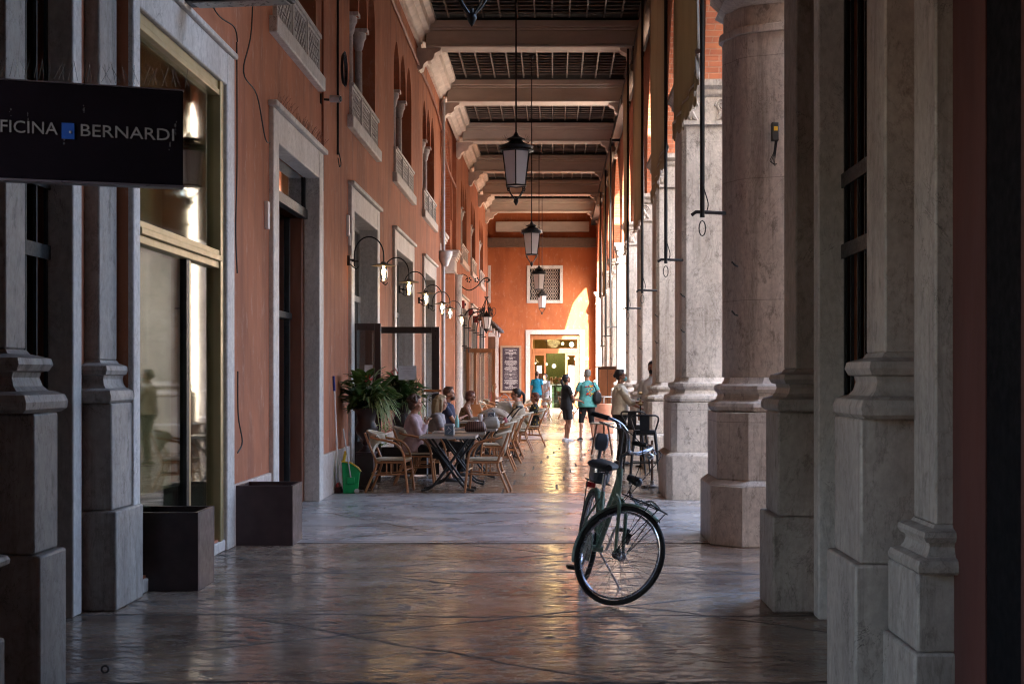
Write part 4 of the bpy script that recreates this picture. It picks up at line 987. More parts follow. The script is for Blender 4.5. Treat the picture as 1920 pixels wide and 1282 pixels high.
# ---------------- doors standing open ----------------
od = thing('glazed_door', 'dark framed glass door standing open beside the potted plants, with paper notice', 'door', (XL, 22.3, 0))
b = MB(); W_ = 1.16; H = 2.33
b.box(.0, .11, -.03, .03, .02, H); b.box(W_-.12, W_, -.03, .03, .02, H); b.box(.11, W_-.12, -.028, .028, H-.1, H); b.box(.11, W_-.12, -.028, .028, .02, .45)
mkobj('frame', b, simple('bronze_door_frame', (.035, .022, .02, 1), .35), od, bevel=.005)
mkobj('glass_pane', MB().box(.11, W_-.12, -.005, .005, .45, H-.1), glassmat('clear_door_glass', (.9, .9, .9, 1), 0, .04), od, smooth=False)
mkobj('paper_notice', MB().box(.52, .80, -.012, -.008, 1.5, 1.72), simple('paper', (.6, .58, .62, 1), .8, bump=0), od, smooth=False)
b = MB()
for z, a_, c_ in ((1.67, .56, .76), (1.63, .6, .74)):
    x_ = a_
    while x_ < c_: b.box(x_, x_+.018, -.0135, -.0125, z, z+.008); x_ += .024
mkobj('print_lines', b, simple('faint_print', (.35, .33, .37, 1), .8, bump=0), od, smooth=False)
mkobj('handle', MB().box(W_-.24, W_+.04, -.08, -.05, 1.31, 1.35), DOORW, od, bevel=.008)
od2 = thing('glazed_door', 'narrow dark framed door leaf folded behind the first potted plant', 'door', (XL, 20.85, 0))
b = MB(); b.box(.0, .07, -.03, .03, .02, H); b.box(.33, .42, -.03, .03, .02, H); b.box(.07, .33, -.028, .028, H-.1, H); b.box(.07, .33, -.028, .028, .02, .6)
mkobj('frame', b, bpy.data.materials['bronze_door_frame'], od2, bevel=.005); mkobj('glass_pane', MB().box(.07, .33, -.005, .005, .6, H-.1), DGLASS, od2, smooth=False)
mkobj('paper_notice', MB().box(.18, .3, -.012, -.008, .95, 1.72), bpy.data.materials['paper'], od2, smooth=False)
wd = thing('wooden_door', 'varnished wooden door with etched glass standing open far down the left wall', 'door', (XL, 48.1, 0))
b = MB(); W_ = .98; H = 2.5
b.box(0, .1, -.03, .03, 0, H); b.box(W_-.12, W_, -.03, .03, 0, H); b.box(.1, W_-.12, -.028, .028, H-.13, H); b.box(.1, W_-.12, -.028, .028, 0, .62); b.box(.26, .34, -.029, .029, .62, H-.13)
mkobj('frame', b, DOORW, wd, bevel=.006); mkobj('glass_pane', MB().box(.1, W_-.12, -.004, .004, .62, H-.13), glassmat('etched_glass', (.8, .7, .6, 1), .25, .3), wd, smooth=False)
b = MB(); ringbox2 = [(.42, .80, .70, 2.3)]
for x0, x1, z0, z1 in ringbox2:
    for r_ in (0, .05): b.tube([(x0+r_, -.012, z0+r_), (x1-r_, -.012, z0+r_), (x1-r_, -.012, z1-r_), (x0+r_, -.012, z1-r_)], .006, 4, closed=True)
    for cx, cz in ((x0+.06, z0+.06), (x1-.06, z0+.06), (x0+.06, z1-.06), (x1-.06, z1-.06), ((x0+x1)/2, (z0+z1)/2)): b.tube(arc((cx, -.012, cz), .05, 0, 330, 10), .006, 4)
mkobj('etched_lines', b, simple('etching', (.55, .5, .42, 1), .6), wd); mkobj('handle', MB().tube(arc((W_-.06, -.06, 1.15), .03, 90, 270, 8, 'xz', .12), .012, 6), GOLD, wd)

# ---------------- cables, camera, pipes on the facade ----------------
t = thing('conduit', 'long copper brown pipe climbing the facade under the cornice', 'pipe')
mkobj('pipe', MB().tube(spline([(XL+.04, 21, 8.4), (XL+.04, 26, 8.33), (XL+.04, 31.2, 8.27), (XL+.06, 33.5, 8.25), (XL+.05, 36.0, 8.1), (XL+.06, 37.3, 7.7), (XL+.04, 39, 7.3), (XL+.04, 42.5, 7.2)]), .03, 8), PIPE, t)
for (Y, z0, z1, l) in ((17.99, 3.9, 8.7, 'thin brown pipe beside the tall doorway frame'), (19.25, 4.55, 8.7, 'thin black pipe with coiled cable between the first two triple windows')):
    t = thing('conduit', l, 'pipe'); mkobj('pipe', MB().tube([(XL+.03, Y, z0), (XL+.03, Y, z1)], .018, 6), PIPE if Y < 18 else IRON, t)
t = thing('cable_coil', 'coiled black cable hung on the wall between upper windows', 'cable')
b = MB()
for k in range(4): b.tube([(XL+.07+.01*k, 19.45+(.17+.01*k)*math.cos(R(a)), 5.75+(.2+.012*k)*math.sin(R(a))) for a in range(0, 360, 15)], .007, 5, closed=True)
mkobj('coil', b, IRON, t); mkobj('loose_end', MB().tube(spline([(XL+.04, 19.25, 4.6), (XL+.06, 19.33, 4.45), (XL+.06, 19.2, 4.38), (XL+.04, 19.2, 4.5)]), .007, 5), IRON, t)
t = thing('security_camera', 'small pale security camera on a bracket above the tall doorway', 'camera', (XL, 18.0, 5.06))
mkobj('body', MB().tube([(.13, -.02, 0), (.26, -.05, -.01)], .045, 12), simple('pale_plastic', (.5, .5, .52, 1), .4), t); mkobj('bracket', MB().tube([(0, 0, .0), (.1, 0, -.01), (.16, 0, .0)], .015, 6).box(0, .02, -.05, .05, -.06, .06), IRON, t); mkobj('lens', MB().tube([(.258, -.05, -.01), (.27, -.052, -.011)], .035, 12), IRON, t)
b = MB(); rr = random.Random(9)
for k in range(70):
    y = 14.8+rr.random()*3.1; a = rr.uniform(-.6, .6); b.tube([(XL+.06, y, 4.4), (XL+.06+rr.uniform(-.02, .1), y+.08*math.sin(a), 4.4+.12*math.cos(a))], .0022, 3)
t = thing('bird_spikes', 'row of thin rusty bird spikes on the lintel of the tall doorway', 'bird spikes'); mkobj('spikes', b, PIPE, t)
def cable(label, pts, r=.007, m=None):
    t = thing('wall_cable', label, 'cable', (0, 0, 0), 0, 'loose cables on the facade'); mkobj('wire', MB().tube(spline(pts), r, 5), m or IRON, t)
cable('loose black cable draped along the shop window lintel', [(XL+.04, 10.9, 4.75), (XL+.05, 11.5, 4.9), (XL+.05, 12.2, 4.68), (XL+.05, 12.9, 4.72), (XL+.05, 13.05, 4.62)])
cable('black wire dropping beside the shop window frame', [(XL+.04, 13.06, 4.62), (XL+.04, 13.07, 3.5), (XL+.03, 13.06, 2.9), (XL+.04, 13.08, 2.5)])
cable('knotted cable dropping from the upper wall beside the shop window', [(XL+.04, 13.7, 6.9), (XL+.05, 13.72, 5.8), (XL+.04, 13.7, 4.9), (XL+.05, 13.3, 4.4), (XL+.05, 13.9, 4.3), (XL+.05, 14.3, 3.95), (XL+.04, 14.6, 3.95)])
cable('short frayed wire low on the wall by the second brown planter', [(XL+.03, 13.15, 1.6), (XL+.04, 13.12, 1.2), (XL+.06, 13.2, .95), (XL+.04, 13.1, .85)])
for Y, z, h, l in ((14.55, 3.2, .28, 'small white label plate beside the tall doorway'), (20.28, 3.7, .3, 'small pale box above the first gooseneck lamp'), (20.45, 3.52, .18, 'grey junction box above the first gooseneck lamp')):
    t = tag(mkobj('wall_plate', MB().box(XL, XL+.04, Y-.05, Y+.05, z-h/2, z+h/2), bpy.data.materials['white_paint'], bevel=.006), l, 'plate')
# flood light at the top left, ring on pavement, electric box on pier
t = thing('floodlight', 'long floodlight bracketed to the upper wall above the shop window', 'light', (-2.35, 11.1, 4.48), R(-8))
b = MB(); b.box(-.55, .3, -.06, .14, 0, .05); b.tube([(-.6, .1, .2), (-.35, .05, .16), (-.1, .03, .05)], .012, 6); mkobj('housing', b, IRON, t, bevel=.006)
mkobj('lens', MB().box(-.48, .27, -.05, .12, -.012, -.001), simple('frosted_lens', (.3, .3, .3, 1), .3), t, bevel=.004)
t = tag(mkobj('iron_ring', MB().tube([(-2.35+.018*math.cos(R(a)), 7.45, .02+.018*math.sin(R(a))) for a in range(0, 360, 20)], .0055, 8, closed=True), IRON), 'small iron ring standing on the floor beside the big left pilaster', 'ring')
t = thing('electric_box', 'dark electric box with small yellow sticker on the octagonal pier', 'box', (2.03, 13.06, 3.80)); t.scale = (.65,)*3
mkobj('housing', MB().box(-.05, .05, -.06, .04, -.14, .12), simple('grey_brown_box', (.035, .03, .025, 1), .6), t, bevel=.01); mkobj('sticker', MB().box(-.02, .035, -.065, -.061, .0, .06), simple('yellow_sticker', (.7, .42, .03, 1), .5), t)
b = MB()
for k in range(4): b.tube(spline([(-.0+.01*k, -.03, -.14), (-.02+.01*k, -.04, -.3), (-.07+.02*k, -.04, -.42-.02*k), (-.02+.015*k, -.03, -.46)]), .006, 5)
mkobj('wires', b, IRON, t)
# ================= FURNITURE =================
def make_chair():
    t = thing('cane_armchair', '', 'chair', (0, 0, 0), 0, 'cane cafe armchairs')
    b = MB()
    b.prism([(-.21, .2), (-.23, -.14), (-.17, -.21), (.17, -.21), (.23, -.14), (.21, .2), (.17, .23), (-.17, .23)], .425, .455); mkobj('seat', b, FAB, t, bevel=.008)
    for s in (-1, 1):
        b = MB(); b.tube(spline([(s*.25, .25, 0), (s*.245, .22, .3), (s*.25, .19, .52), (s*.265, .10, .645), (s*.275, -.02, .69), (s*.27, -.16, .715), (s*.24, -.25, .74)], 5), .0165, 8); mkobj('leg', b, RATTAN, t)
        b = MB(); b.tube(spline([(s*.22, -.33, 0), (s*.215, -.27, .14), (s*.20, -.19, .34), (s*.2, -.20, .45), (s*.215, -.27, .62), (s*.225, -.335, .80)], 5), .0165, 8); mkobj('leg', b, RATTAN, t)
    b = MB()
    for s in (-1, 1):
        b.tube([(s*.235, .22, .25), (s*.21, -.24, .23)], .011, 6); b.tube([(s*.235, .2, .4), (s*.2, -.2, .4)], .013, 6)
        for y in (-.04, .02): b.tube([(s*.225, y, .24), (s*.22, y, .41)], .009, 6)
    b.tube([(-.235, .215, .3), (.235, .215, .3)], .011, 6); b.tube([(-.21, -.24, .26), (.21, -.24, .26)], .011, 6); b.tube([(-.235, .2, .41), (.235, .2, .41)], .013, 6); b.tube([(-.2, -.2, .41), (.2, -.2, .41)], .013, 6)
    mkobj('stretcher', b, RATTAN, t)
    # woven wrap-around back: wide rolled top, pointed below
    b = MB(); N = 14; top, mid, bot = [], [], []
    def P(u, v):
        a = (u-.5)*2; x = .245*math.sin(a*1.35)/math.sin(1.35); y = -.335+.17*(abs(a)**2.2)
        zt = .815-.05*abs(a)**2; zb = .50+.20*abs(a)**1.1
        k = 1-v; xx = x*(1-.30*k*(1)); z = zt+(zb-zt)*k
        return (xx, y+.07*k*(1-abs(a)*.4), z)
    V = [[b.bm.verts.new(P(i/N, j/5)) for j in range(6)] for i in range(N+1)]
    for i in range(N):
        for j in range(5): b._f([V[i][j], V[i+1][j], V[i+1][j+1], V[i][j+1]])
    o = mkobj('backrest', b, FAB, t); m_ = o.modifiers.new('Solidify', 'SOLIDIFY'); m_.thickness = .012
    b = MB(); b.tube([P(i/N, 1) for i in range(N+1)], .019, 8); mkobj('back_roll', b, FAB, t)
    return t
chair0 = make_chair(); used_c = [0]
def chair(x, y, face, label):
    """face = angle of the sitter's view, degrees, 0 = +X, 90 = +Y"""
    rz = R(face-90)
    if not used_c[0]: used_c[0] = 1; chair0.location = (x, y, .004 if 34.9 < y < 39.6 else .001); chair0.rotation_euler = (0, 0, rz); chair0['label'] = label; return chair0
    return dup(chair0, (x, y, .004 if 34.9 < y < 39.6 else .001), rz, label)
def make_table():
    t = thing('folding_table', '', 'table', (0, 0, 0), 0, 'square cafe tables with crossed black legs')
    b = MB(); b.box(-.37, .37, -.37, .37, .725, .755); mkobj('tabletop', b, simple('grey_wood_top', (.17, .125, .10, 1), .35, var=.25, scale=8, sc=(.2, 2, 1)), t, bevel=.004)
    b = MB(); b.box(-.378, .378, -.378, -.3705, .722, .757); b.box(-.378, .378, .3705, .378, .722, .757); b.box(-.378, -.3705, -.37, .37, .722, .757); b.box(.3705, .378, -.37, .37, .722, .757); mkobj('metal_rim', b, simple('dull_aluminium', (.42, .40, .38, 1), .4, .5), t)
    for y, s in ((-.25, 1), (.25, 1), (-.21, -1), (.21, -1)):
        b = MB(); b.tube(spline([(-s*.27, y, .72), (-s*.02, y, .38), (s*.17, y, .12), (s*.25, y, .045), (s*.34, y, .02)], 5), .0155, 8); b.sphere((s*.345, y, .021), .02, 8); mkobj('leg', b, IRON, t)
    b = MB(); b.tube([(0, -.25, .36), (0, .25, .36)], .01, 6)
    for s in (-1, 1): b.tube([(s*.27, -.25, .71), (s*.27, .25, .71)], .01, 6)
    mkobj('stretcher', b, IRON, t); return t
table0 = make_table(); used_t = [0]
def table(x, y, rz, label):
    if not used_t[0]: used_t[0] = 1; table0.location = (x, y, .001); table0.rotation_euler = (0, 0, R(rz)); table0['label'] = label; return table0
    return dup(table0, (x, y, .001), R(rz), label)
table(-1.42, 19.35, 0, 'square cafe table nearest the camera, holding one napkin dispenser')
table(-1.36, 20.55, 2, 'square cafe table with the dark striped handbag, behind the nearest one')
table(-1.25, 21.95, 0, 'square cafe table in front of the blonde woman')
table(-1.28, 25.6, -1, 'square cafe table in front of the bearded man')
table(-1.24, 28.0, 0, 'square cafe table in front of the woman with sunglasses')
table(-1.22, 30.2, 0, 'square cafe table beside the ponytailed woman')
chair(-2.18, 19.25, -4, 'empty cane armchair nearest the camera on the wall side')
chair(-.92, 19.25, 176, 'empty cane armchair nearest the camera on the walkway side')
chair(-1.98, 20.7, 2, 'cane armchair under the older woman in pink')
chair(-.95, 23.4, 178, 'empty cane armchair second along the walkway side')
chair(-1.86, 21.9, 0, 'cane armchair under the blonde woman')
chair(-.92, 25.6, 184, 'empty cane armchair third along the walkway side')
chair(-1.98, 25.6, 2, 'cane armchair under the bearded man')
chair(-.9, 27.3, 180, 'empty cane armchair fourth along the walkway side')
chair(-1.86, 28.1, 0, 'cane armchair under the woman with sunglasses')
chair(-.76, 29.4, 178, 'cane armchair under the ponytailed woman in beige')
chair(-.52, 32.0, 182, 'cane armchair under the short haired woman in floral dress')
for k, (x, y, f) in enumerate(((-1.9, 42.6, 0), (-.8, 42.8, 180), (-1.0, 44.2, 200), (-1.95, 46.5, 0), (-.75, 46.8, 170), (-.4, 49.5, 190), (.5, 52.5, 0), (1.3, 53.5, 180))):
    chair(x, y, f, ['far empty cane armchair past the cross passage, first by the wall', 'far empty cane armchair past the cross passage, first by the walkway', 'far cane armchair turned askew past the cross passage', 'far empty cane armchair by the glazed wooden door', 'far empty cane armchair in the golden cluster', 'far cane armchair standing toward the middle of the floor', 'far cane armchair behind the couple standing in the aisle', 'far cane armchair by the right piers'][k])
for x, y, l in ((-1.35, 42.7, 'far cafe table first past the cross passage'), (-1.35, 46.6, 'far cafe table by the glazed wooden door'), (-1.5, 51.5, 'far cafe table beside the menu board'), (.9, 53, 'far cafe table behind the standing couple')): table(x, y, 0, l)
# napkin dispensers
def dispenser(x, y, z, rz, label):
    t = thing('napkin_dispenser', label, 'napkin dispenser', (x, y, z), R(rz), 'metal napkin dispensers on the tables'); t.scale = (1.3,)*3
    if not hasattr(dispenser, 'm'): dispenser.m = (simple('brushed_steel', (.45, .50, .56, 1), .3, .8), simple('blue_grey_face', (.09, .13, .18, 1), .4))
    mkobj('housing', MB().box(-.052, .052, -.035, .035, 0, .125), dispenser.m[0], t, bevel=.012)
    mkobj('side_plate', MB().box(-.042, .042, -.0385, -.0355, .014, .105), dispenser.m[1], t, smooth=False)
    b = MB(); b.tube([(-.012, -.040, .092), (.022, -.040, .06), (-.012, -.040, .028)], .0035, 4); b.tube([(-.026, -.040, .06), (-.006, -.040, .082)], .003, 4); mkobj('emblem', b, bpy.data.materials['paper'], t)
dispenser(-1.40, 19.12, .757, 0, 'napkin dispenser alone on the nearest table')
dispenser(-1.02, 21.9, .757, 5, 'napkin dispenser beside the menu card holder, mid row')
dispenser(-1.12, 25.6, .757, 0, 'napkin dispenser on the table of the bearded man')
dispenser(-1.2, 28.1, .757, -6, 'napkin dispenser on the table of the woman with sunglasses')
# menu holders, cups on tables
def cups(x, y, lab, col):
    t = thing('drinking_glass', lab, 'glass', (x, y, .757), 0, 'glasses on the tables'); b = MB(); b.lathe([(.022, 0), (.033, .1), (.034, .12), (.03, .118), (.02, .01)], (0, 0, 0), 12); mkobj('tumbler', b, MILK, t)
    mkobj('drink', MB().lathe([(.02, .01), (.0285, .08), (0, .08)], (0, 0, 0), 10), simple(lab.split()[0]+'_drink', col, .2, bump=0), t)
cups(-1.2, 22.1, 'amber drink in a small glass on the blonde woman\'s table', (.4, .18, .04, 1)); cups(-1.3, 25.4, 'pale drink in a glass beside the bearded man', (.5, .45, .3, 1)); cups(-1.05, 20.62, 'white cup like glass by the striped handbag', (.5, .45, .4, 1))
# handbags
def handbag(x, y, z, w_, d_, h, mat, label, strap=True, rz=0, sag=.8):
    t = thing('handbag', label, 'handbag', (x, y, z), R(rz)); b = MB()
    moulding(b, -w_/2+.02, w_/2-.02, -d_/2+.02, d_/2-.02, [(0, 0), (.02, .02), (.025, h*.3), (.012, h*.65), (-.01*sag, h*.9), (-.02, h)], .03); mkobj('bag_body', b, mat, t)
    if strap: mkobj('strap', MB().tube(spline([(-w_*.3, 0, h*.8), (-w_*.26, 0, h*1.35), (0, 0, h*1.65), (w_*.26, 0, h*1.35), (w_*.3, 0, h*.8)]), .008, 6), mat, t)
    return t
STR = NT('striped_leather'); wv = STR.n('ShaderNodeTexWave'); wv.inputs['Scale'].default_value = 11; STR.l(STR.coord((1, .2, .1)), wv.inputs[0]); STR.set(col=STR.ramp(wv.outputs[0], [(.35, (.06, .025, .02)), (.7, (.17, .08, .06))]), rough=.45); STR = STR.m
handbag(-1.12, 20.45, .757, .30, .16, .15, STR, 'dark brown striped handbag lying on the second table', False)
handbag(-.96, 21.75, .757, .27, .15, .18, simple('grey_beige_leather', (.32, .28, .24, 1), .5), 'slouchy grey beige handbag with tall strap on the table edge')
handbag(-1.02, 29.6, .757, .34, .2, .26, simple('white_canvas', (.6, .56, .5, 1), .7), 'white zipped tote bag standing on the table of the sunglasses woman', True)
handbag(-.95, 26.9, .5, .26, .16, .24, simple('tan_canvas', (.4, .32, .24, 1), .7), 'tan canvas bag with rolled handles hanging from the stroller', True)
# stroller: folded fabric hood, handle, wheels
st_ = thing('stroller', 'beige stroller with dark handle parked between the tables', 'stroller', (-1.05, 27.0, 0), R(-12))
b = MB()
hood = []
for i in range(13):
    a = R(5+i*11); row = []
    for j in range(9): c_ = R(-90+j*22.5); row.append(b.bm.verts.new((-.08+.36*math.cos(a), .22*math.sin(c_)*(1-.12*abs(math.cos(a))), .62+.34*math.sin(a)*math.cos(c_*.55))))
    hood.append(row)
for i in range(12):
    for j in range(8): b._f([hood[i][j], hood[i+1][j], hood[i+1][j+1], hood[i][j+1]])
BEIGE = simple('beige_stroller_cloth', (.42, .34, .27, 1), .85); o = mkobj('hood', b, BEIGE, st_); mm = o.modifiers.new('Solidify', 'SOLIDIFY'); mm.thickness = .012
b = MB(); moulding(b, -.35, .22, -.2, .2, [(-.05, .34), (0, .38), (.02, .5), (.03, .64), (0, .66)], .06); mkobj('seat', b, BEIGE, st_)
b = MB(); b.tube([(-.3, -.22, .12), (.35, -.22, .93), (.44, -.22, .98), (.44, .22, .98), (.35, .22, .93), (-.3, .22, .12)], .013, 7); b.tube([(.3, -.22, .12), (-.05, -.22, .6)], .012, 6); b.tube([(.3, .22, .12), (-.05, .22, .6)], .012, 6); mkobj('frame', b, IRON, st_)
mkobj('grip', MB().tube([(.41, -.2, .985), (.46, -.1, .985), (.46, .1, .985), (.41, .2, .985)], .02, 8), IRON, st_)
for x_ in (-.3, .3):
    for y_ in (-.25, .25): mkobj('wheel', MB().tube([(x_+.09*math.cos(R(a)), y_, .105+.09*math.sin(R(a))) for a in range(0, 360, 24)], .015, 6, closed=True).tube([(x_, y_-.02, .105), (x_, y_+.02, .105)], .03, 8), IRON, st_)
mkobj('bottle_pocket', MB().lathe([(.04, 0), (.045, .1), (.04, .14), (.02, .17), (0, .17)], (.2, -.26, .62), 10), simple('pink_bottle', (.5, .12, .15, 1), .4), st_)
# black metal stools
def make_stool():
    t = thing('bar_stool', '', 'stool', (0, 0, 0), 0, 'tall black metal bar stools')
    b = MB(); b.prism([(-.15, -.15), (.15, -.15), (.155, .15), (-.155, .15)], .755, .775); b.box(-.15, .15, -.15, .15, .70, .7549); mkobj('seat', b, IRON, t, bevel=.012)
    for sx in (-1, 1):
        for sy in (-1, 1):
            b = MB(); b.tube([(sx*.145, sy*.145, .75), (sx*.185, sy*.185, .38), (sx*.22, sy*.22, .0)], [.026, .021, .015], 6); mkobj('leg', b, IRON, t)
    b = MB(); q = .19
    b.tube([(-q, -q, .3), (q, -q, .3), (q, q, .3), (-q, q, .3)], .010, 6, closed=True); mkobj('footrest', b, IRON, t)
    b = MB(); b.tube(spline([(-.155, .15, .76), (-.2, -.05, .93), (-.16, -.17, .985), (-.08, -.2, .99), (.08, -.2, .99), (.16, -.17, .985), (.2, -.05, .93), (.155, .15, .76)], 5), .0135, 7); b.box(-.07, .07, -.205, -.195, .76, .985); mkobj('backrest', b, IRON, t)
    return t
s0 = make_stool(); s0.location = (1.33, 20.75, .001); s0.rotation_euler = (0, 0, R(-4)); s0['label'] = 'black metal bar stool nearest the camera, close to the marble pier'
dup(s0, (1.30, 22.9, .001), R(-14), 'black metal bar stool further back beside the waitress')
t = thing('umbrella_base', 'round steel base plate with short post on the floor by the nearest stool', 'base', (1.38, 19.9, .001))
b = MB(); b.lathe([(.155, 0), (.16, .03), (.13, .04), (.03, .045), (.028, .10), (0, .10)], (0, 0, 0), 24); mkobj('plate', b, simple('dull_steel', (.3, .28, .27, 1), .3, .9), t)
b = MB(); b.tube([(0, 0, .09), (0, 0, .66)], .018, 8); mkobj('post', b, DWOOD, t)
t = thing('side_table', 'small round wooden top table with slanting legs left of the waitress', 'table', (.98, 28.4, .001))
mkobj('tabletop', MB().lathe([(0, .6), (.24, .6), (.25, .615), (.25, .63), (.24, .635), (0, .635)], (0, 0, 0), 24), FAB, t)
for a in (200, 320, 80): mkobj('leg', MB().tube([(.13*math.cos(R(a)), .13*math.sin(R(a)), .6), (.24*math.cos(R(a)), .24*math.sin(R(a)), 0)], .02, 6), DWOOD, t)
t = thing('terracotta_planter', 'big round terracotta drum with pale rim beside the right piers', 'planter', (1.36, 38.6, .005))
TC = simple('terracotta_pot', (.42, .17, .10, 1), .5); b = MB(); b.lathe([(.27, 0), (.28, .02), (.28, .36), (.25, .37), (.25, .38), (.29, .40), (.30, .42), (.30, .80), (.27, .82), (.26, .74), (0, .74)], (0, 0, 0), 28); mkobj('pot', b, TC, t)
b = MB()
for a in (0, 90, 180, 270): b.tube([(.22*math.cos(R(a)), .22*math.sin(R(a)), .74), (.22*math.cos(R(a)), .22*math.sin(R(a)), 1.0)], .012, 6)
b.tube([(.22*math.cos(R(a)), .22*math.sin(R(a)), 1.0) for a in range(0, 360, 20)], .012, 6, closed=True); mkobj('metal_stand', b, bpy.data.materials['dull_aluminium'], t)
t = thing('wooden_cabinet', 'tall brown wooden cabinet standing against the far right pier', 'cabinet', (1.5, 41.9, .0))
b = MB(); b.box(-.2, .34, -.25, .25, .06, 1.82); mkobj('carcass', b, DWOOD, t, bevel=.01); b = MB(); b.box(-.17, .06, -.27, -.251, .1, 1.76); b.box(.08, .31, -.27, -.251, .1, 1.76); mkobj('door', b, DOORW, t, bevel=.008); mkobj('handle', MB().box(.05, .055, -.3, -.271, .9, 1.0), IRON, t)
mkobj('top_board', MB().box(-.26, .38, -.3, .3, 1.821, 1.85), DWOOD, t)
# lamp on far right: small gold table light by the waiter
t = thing('table_candle_lamp', 'small brass double lamp glowing beside the waiter', 'lamp', (1.5, 24.6, 0)); mkobj('stem', MB().tube([(0, 0, 0), (0, 0, 1.2)], .012, 6).lathe([(.09, 0), (.08, .02), (0, .03)], (0, 0, 0), 12), IRON, t); mkobj('shade', MB().lathe([(.03, 0), (.06, .03), (.02, .06), (.012, .12), (0, .12)], (0, 0, 1.05), 10).lathe([(.02, 0), (.045, .03), (.0, .05)], (0, 0, 1.24), 10), GOLD, t)
# hooked steel pole near the plants
t = thing('sanitiser_stand', 'slim steel floor stand with bent top between the seated women and the plants', 'stand', (-1.89, 21.3, 0)); mkobj('pole', MB().tube(spline([(0, 0, .02), (0, 0, .6), (0, 0, 1.15), (.02, 0, 1.26), (.07, 0, 1.3), (.16, 0, 1.31)]), .012, 8), dispenser.m[0], t); mkobj('foot', MB().lathe([(.16, 0), (.16, .012), (0, .02)], (0, 0, 0), 20), dispenser.m[0], t)

# ---------------- potted plants ----------------
LEAF = NT('glossy_leaf'); LEAF.set(col=LEAF.ramp(LEAF.noise(9), [(.3, (.025, .055, .018)), (.7, (.075, .14, .04))]), rough=.4); LEAF = translucent(LEAF, .2, (.12, .22, .04, 1))
LEAF2 = NT('striped_grass_leaf'); LEAF2.set(col=LEAF2.ramp(LEAF2.noise(12), [(.3, (.18, .26, .09)), (.7, (.50, .55, .28))]), rough=.5); LEAF2 = translucent(LEAF2, .3, (.3, .4, .12, 1))
RED = simple('red_spathe', (.45, .02, .03, 1), .35)
def blade(b, base, d, L_, w_, droop, heart=False, n=6, up=0):
    d = Vector(d).normalized(); side = d.cross(Vector((0, 0, 1))); side = side.normalized() if side.length > .01 else Vector((1, 0, 0))
    p = Vector(base); prev = None; dd = d.copy()
    for k in range(n+1):
        t_ = k/n; ww = w_*(math.sin(PI*min(1, t_*.92+.08))**(.55 if heart else .8))
        if heart: ww = w_*(1-t_)**.7*min(1, .35+t_*5)
        fold = Vector((0, 0, .18*ww))
        row = (b.bm.verts.new(p+side*ww/2+fold), b.bm.verts.new(p), b.bm.verts.new(p-side*ww/2+fold))
        if prev: b._f([prev[0], prev[1], row[1], row[0]]); b._f([prev[1], prev[2], row[2], row[1]])
        prev = row; p = p+dd*(L_/n); dd = (dd+Vector((0, 0, -droop/n))).normalized()
def urn(x, y, label, seed, sc=1):
    rr = random.Random(seed); t = thing('potted_plant', label, 'plant', (x, y, 0), R(rr.uniform(-5, 5)), 'leafy plants in tall dark urns'); t.scale = (sc,)*3
    b = MB(); b.box(-.12, .12, -.12, .12, .0, .48); b.box(-.135, .135, -.135, .135, .481, .51); b.box(-.135, .135, -.135, .135, .001, .05); mkobj('pedestal', b, BROWNM, t, bevel=.008)
    b = MB(); b.lathe([(0, .511), (.14, .511), (.13, .53), (.075, .56), (.055, .60), (.085, .63), (.06, .66), (.10, .70), (.17, .76), (.195, .82), (.19, .86), (.15, .92), (.16, 1.0), (.20, 1.07), (.235, 1.10), (.23, 1.12), (.19, 1.10), (0, 1.06)], (0, 0, 0), 24, 0, .8, .8)
    mkobj('urn', b, BROWNM, t)
    b = MB()
    for k in range(120):
        a = rr.uniform(0, 2*PI); e = rr.uniform(.0, 1.4); r_ = rr.uniform(.02, .34)*(1 if e < 1 else .7)
        c_, s_ = math.cos(a), math.sin(a); z = 1.08+rr.uniform(.0, .40)*(1.2-r_)
        p0 = (c_*r_, s_*r_, z); b.tube([(c_*.05, s_*.05, 1.07), p0], .004, 3); blade(b, p0, (c_*math.cos(e), s_*math.cos(e), math.sin(e)*.7-.1), rr.uniform(.18, .30), rr.uniform(.15, .22), rr.uniform(.4, 1.5), True, 6)
    for k in range(12):
        a = rr.uniform(0, 2*PI); z = rr.uniform(1.42, 1.62); r_ = rr.uniform(.02, .22); b.tube([(0, 0, 1.1), (r_*math.cos(a), r_*math.sin(a), z)], .004, 3); blade(b, (r_*math.cos(a), r_*math.sin(a), z), (math.cos(a), math.sin(a), .6), rr.uniform(.1, .18), .06, 1, True, 4)
    mkobj('foliage', b, LEAF, t, smooth=False)
    b = MB()
    for k in range(75):
        a = rr.gauss(R(-25), .55); e = rr.uniform(.2, 1.3); r_ = .1
        blade(b, (r_*math.cos(a), r_*math.sin(a), 1.10+rr.uniform(0, .12)), (math.cos(a)*math.cos(e), math.sin(a)*math.cos(e), math.sin(e)), rr.uniform(.35, .62), rr.uniform(.014, .024), rr.uniform(2.2, 4.2), False, 9)
    for k in range(60):
        a = R(-20)+rr.gauss(0, .35); z = 1.0-rr.random()*.42; r_ = .27+.03*rr.random(); blade(b, (r_*math.cos(a), r_*math.sin(a), z), (rr.uniform(-1, 1), rr.uniform(-1, 1), rr.uniform(-.5, .3)), .06, .05, 1, True, 3)
    mkobj('trailing_leaves', b, LEAF2, t, smooth=False)
    b = MB()
    for k in range(5):
        a = rr.uniform(R(150), R(330)); z = rr.uniform(1.45, 1.68); r_ = rr.uniform(.05, .24); p0 = (r_*math.cos(a), r_*math.sin(a), z); blade(b, p0, (math.cos(a), math.sin(a), .1), .14, .11, .8, True, 5); b.tube([p0, (p0[0]+.05*math.cos(a), p0[1]+.05*math.sin(a), z+.06)], .006, 5)
    mkobj('flower', b, RED, t)
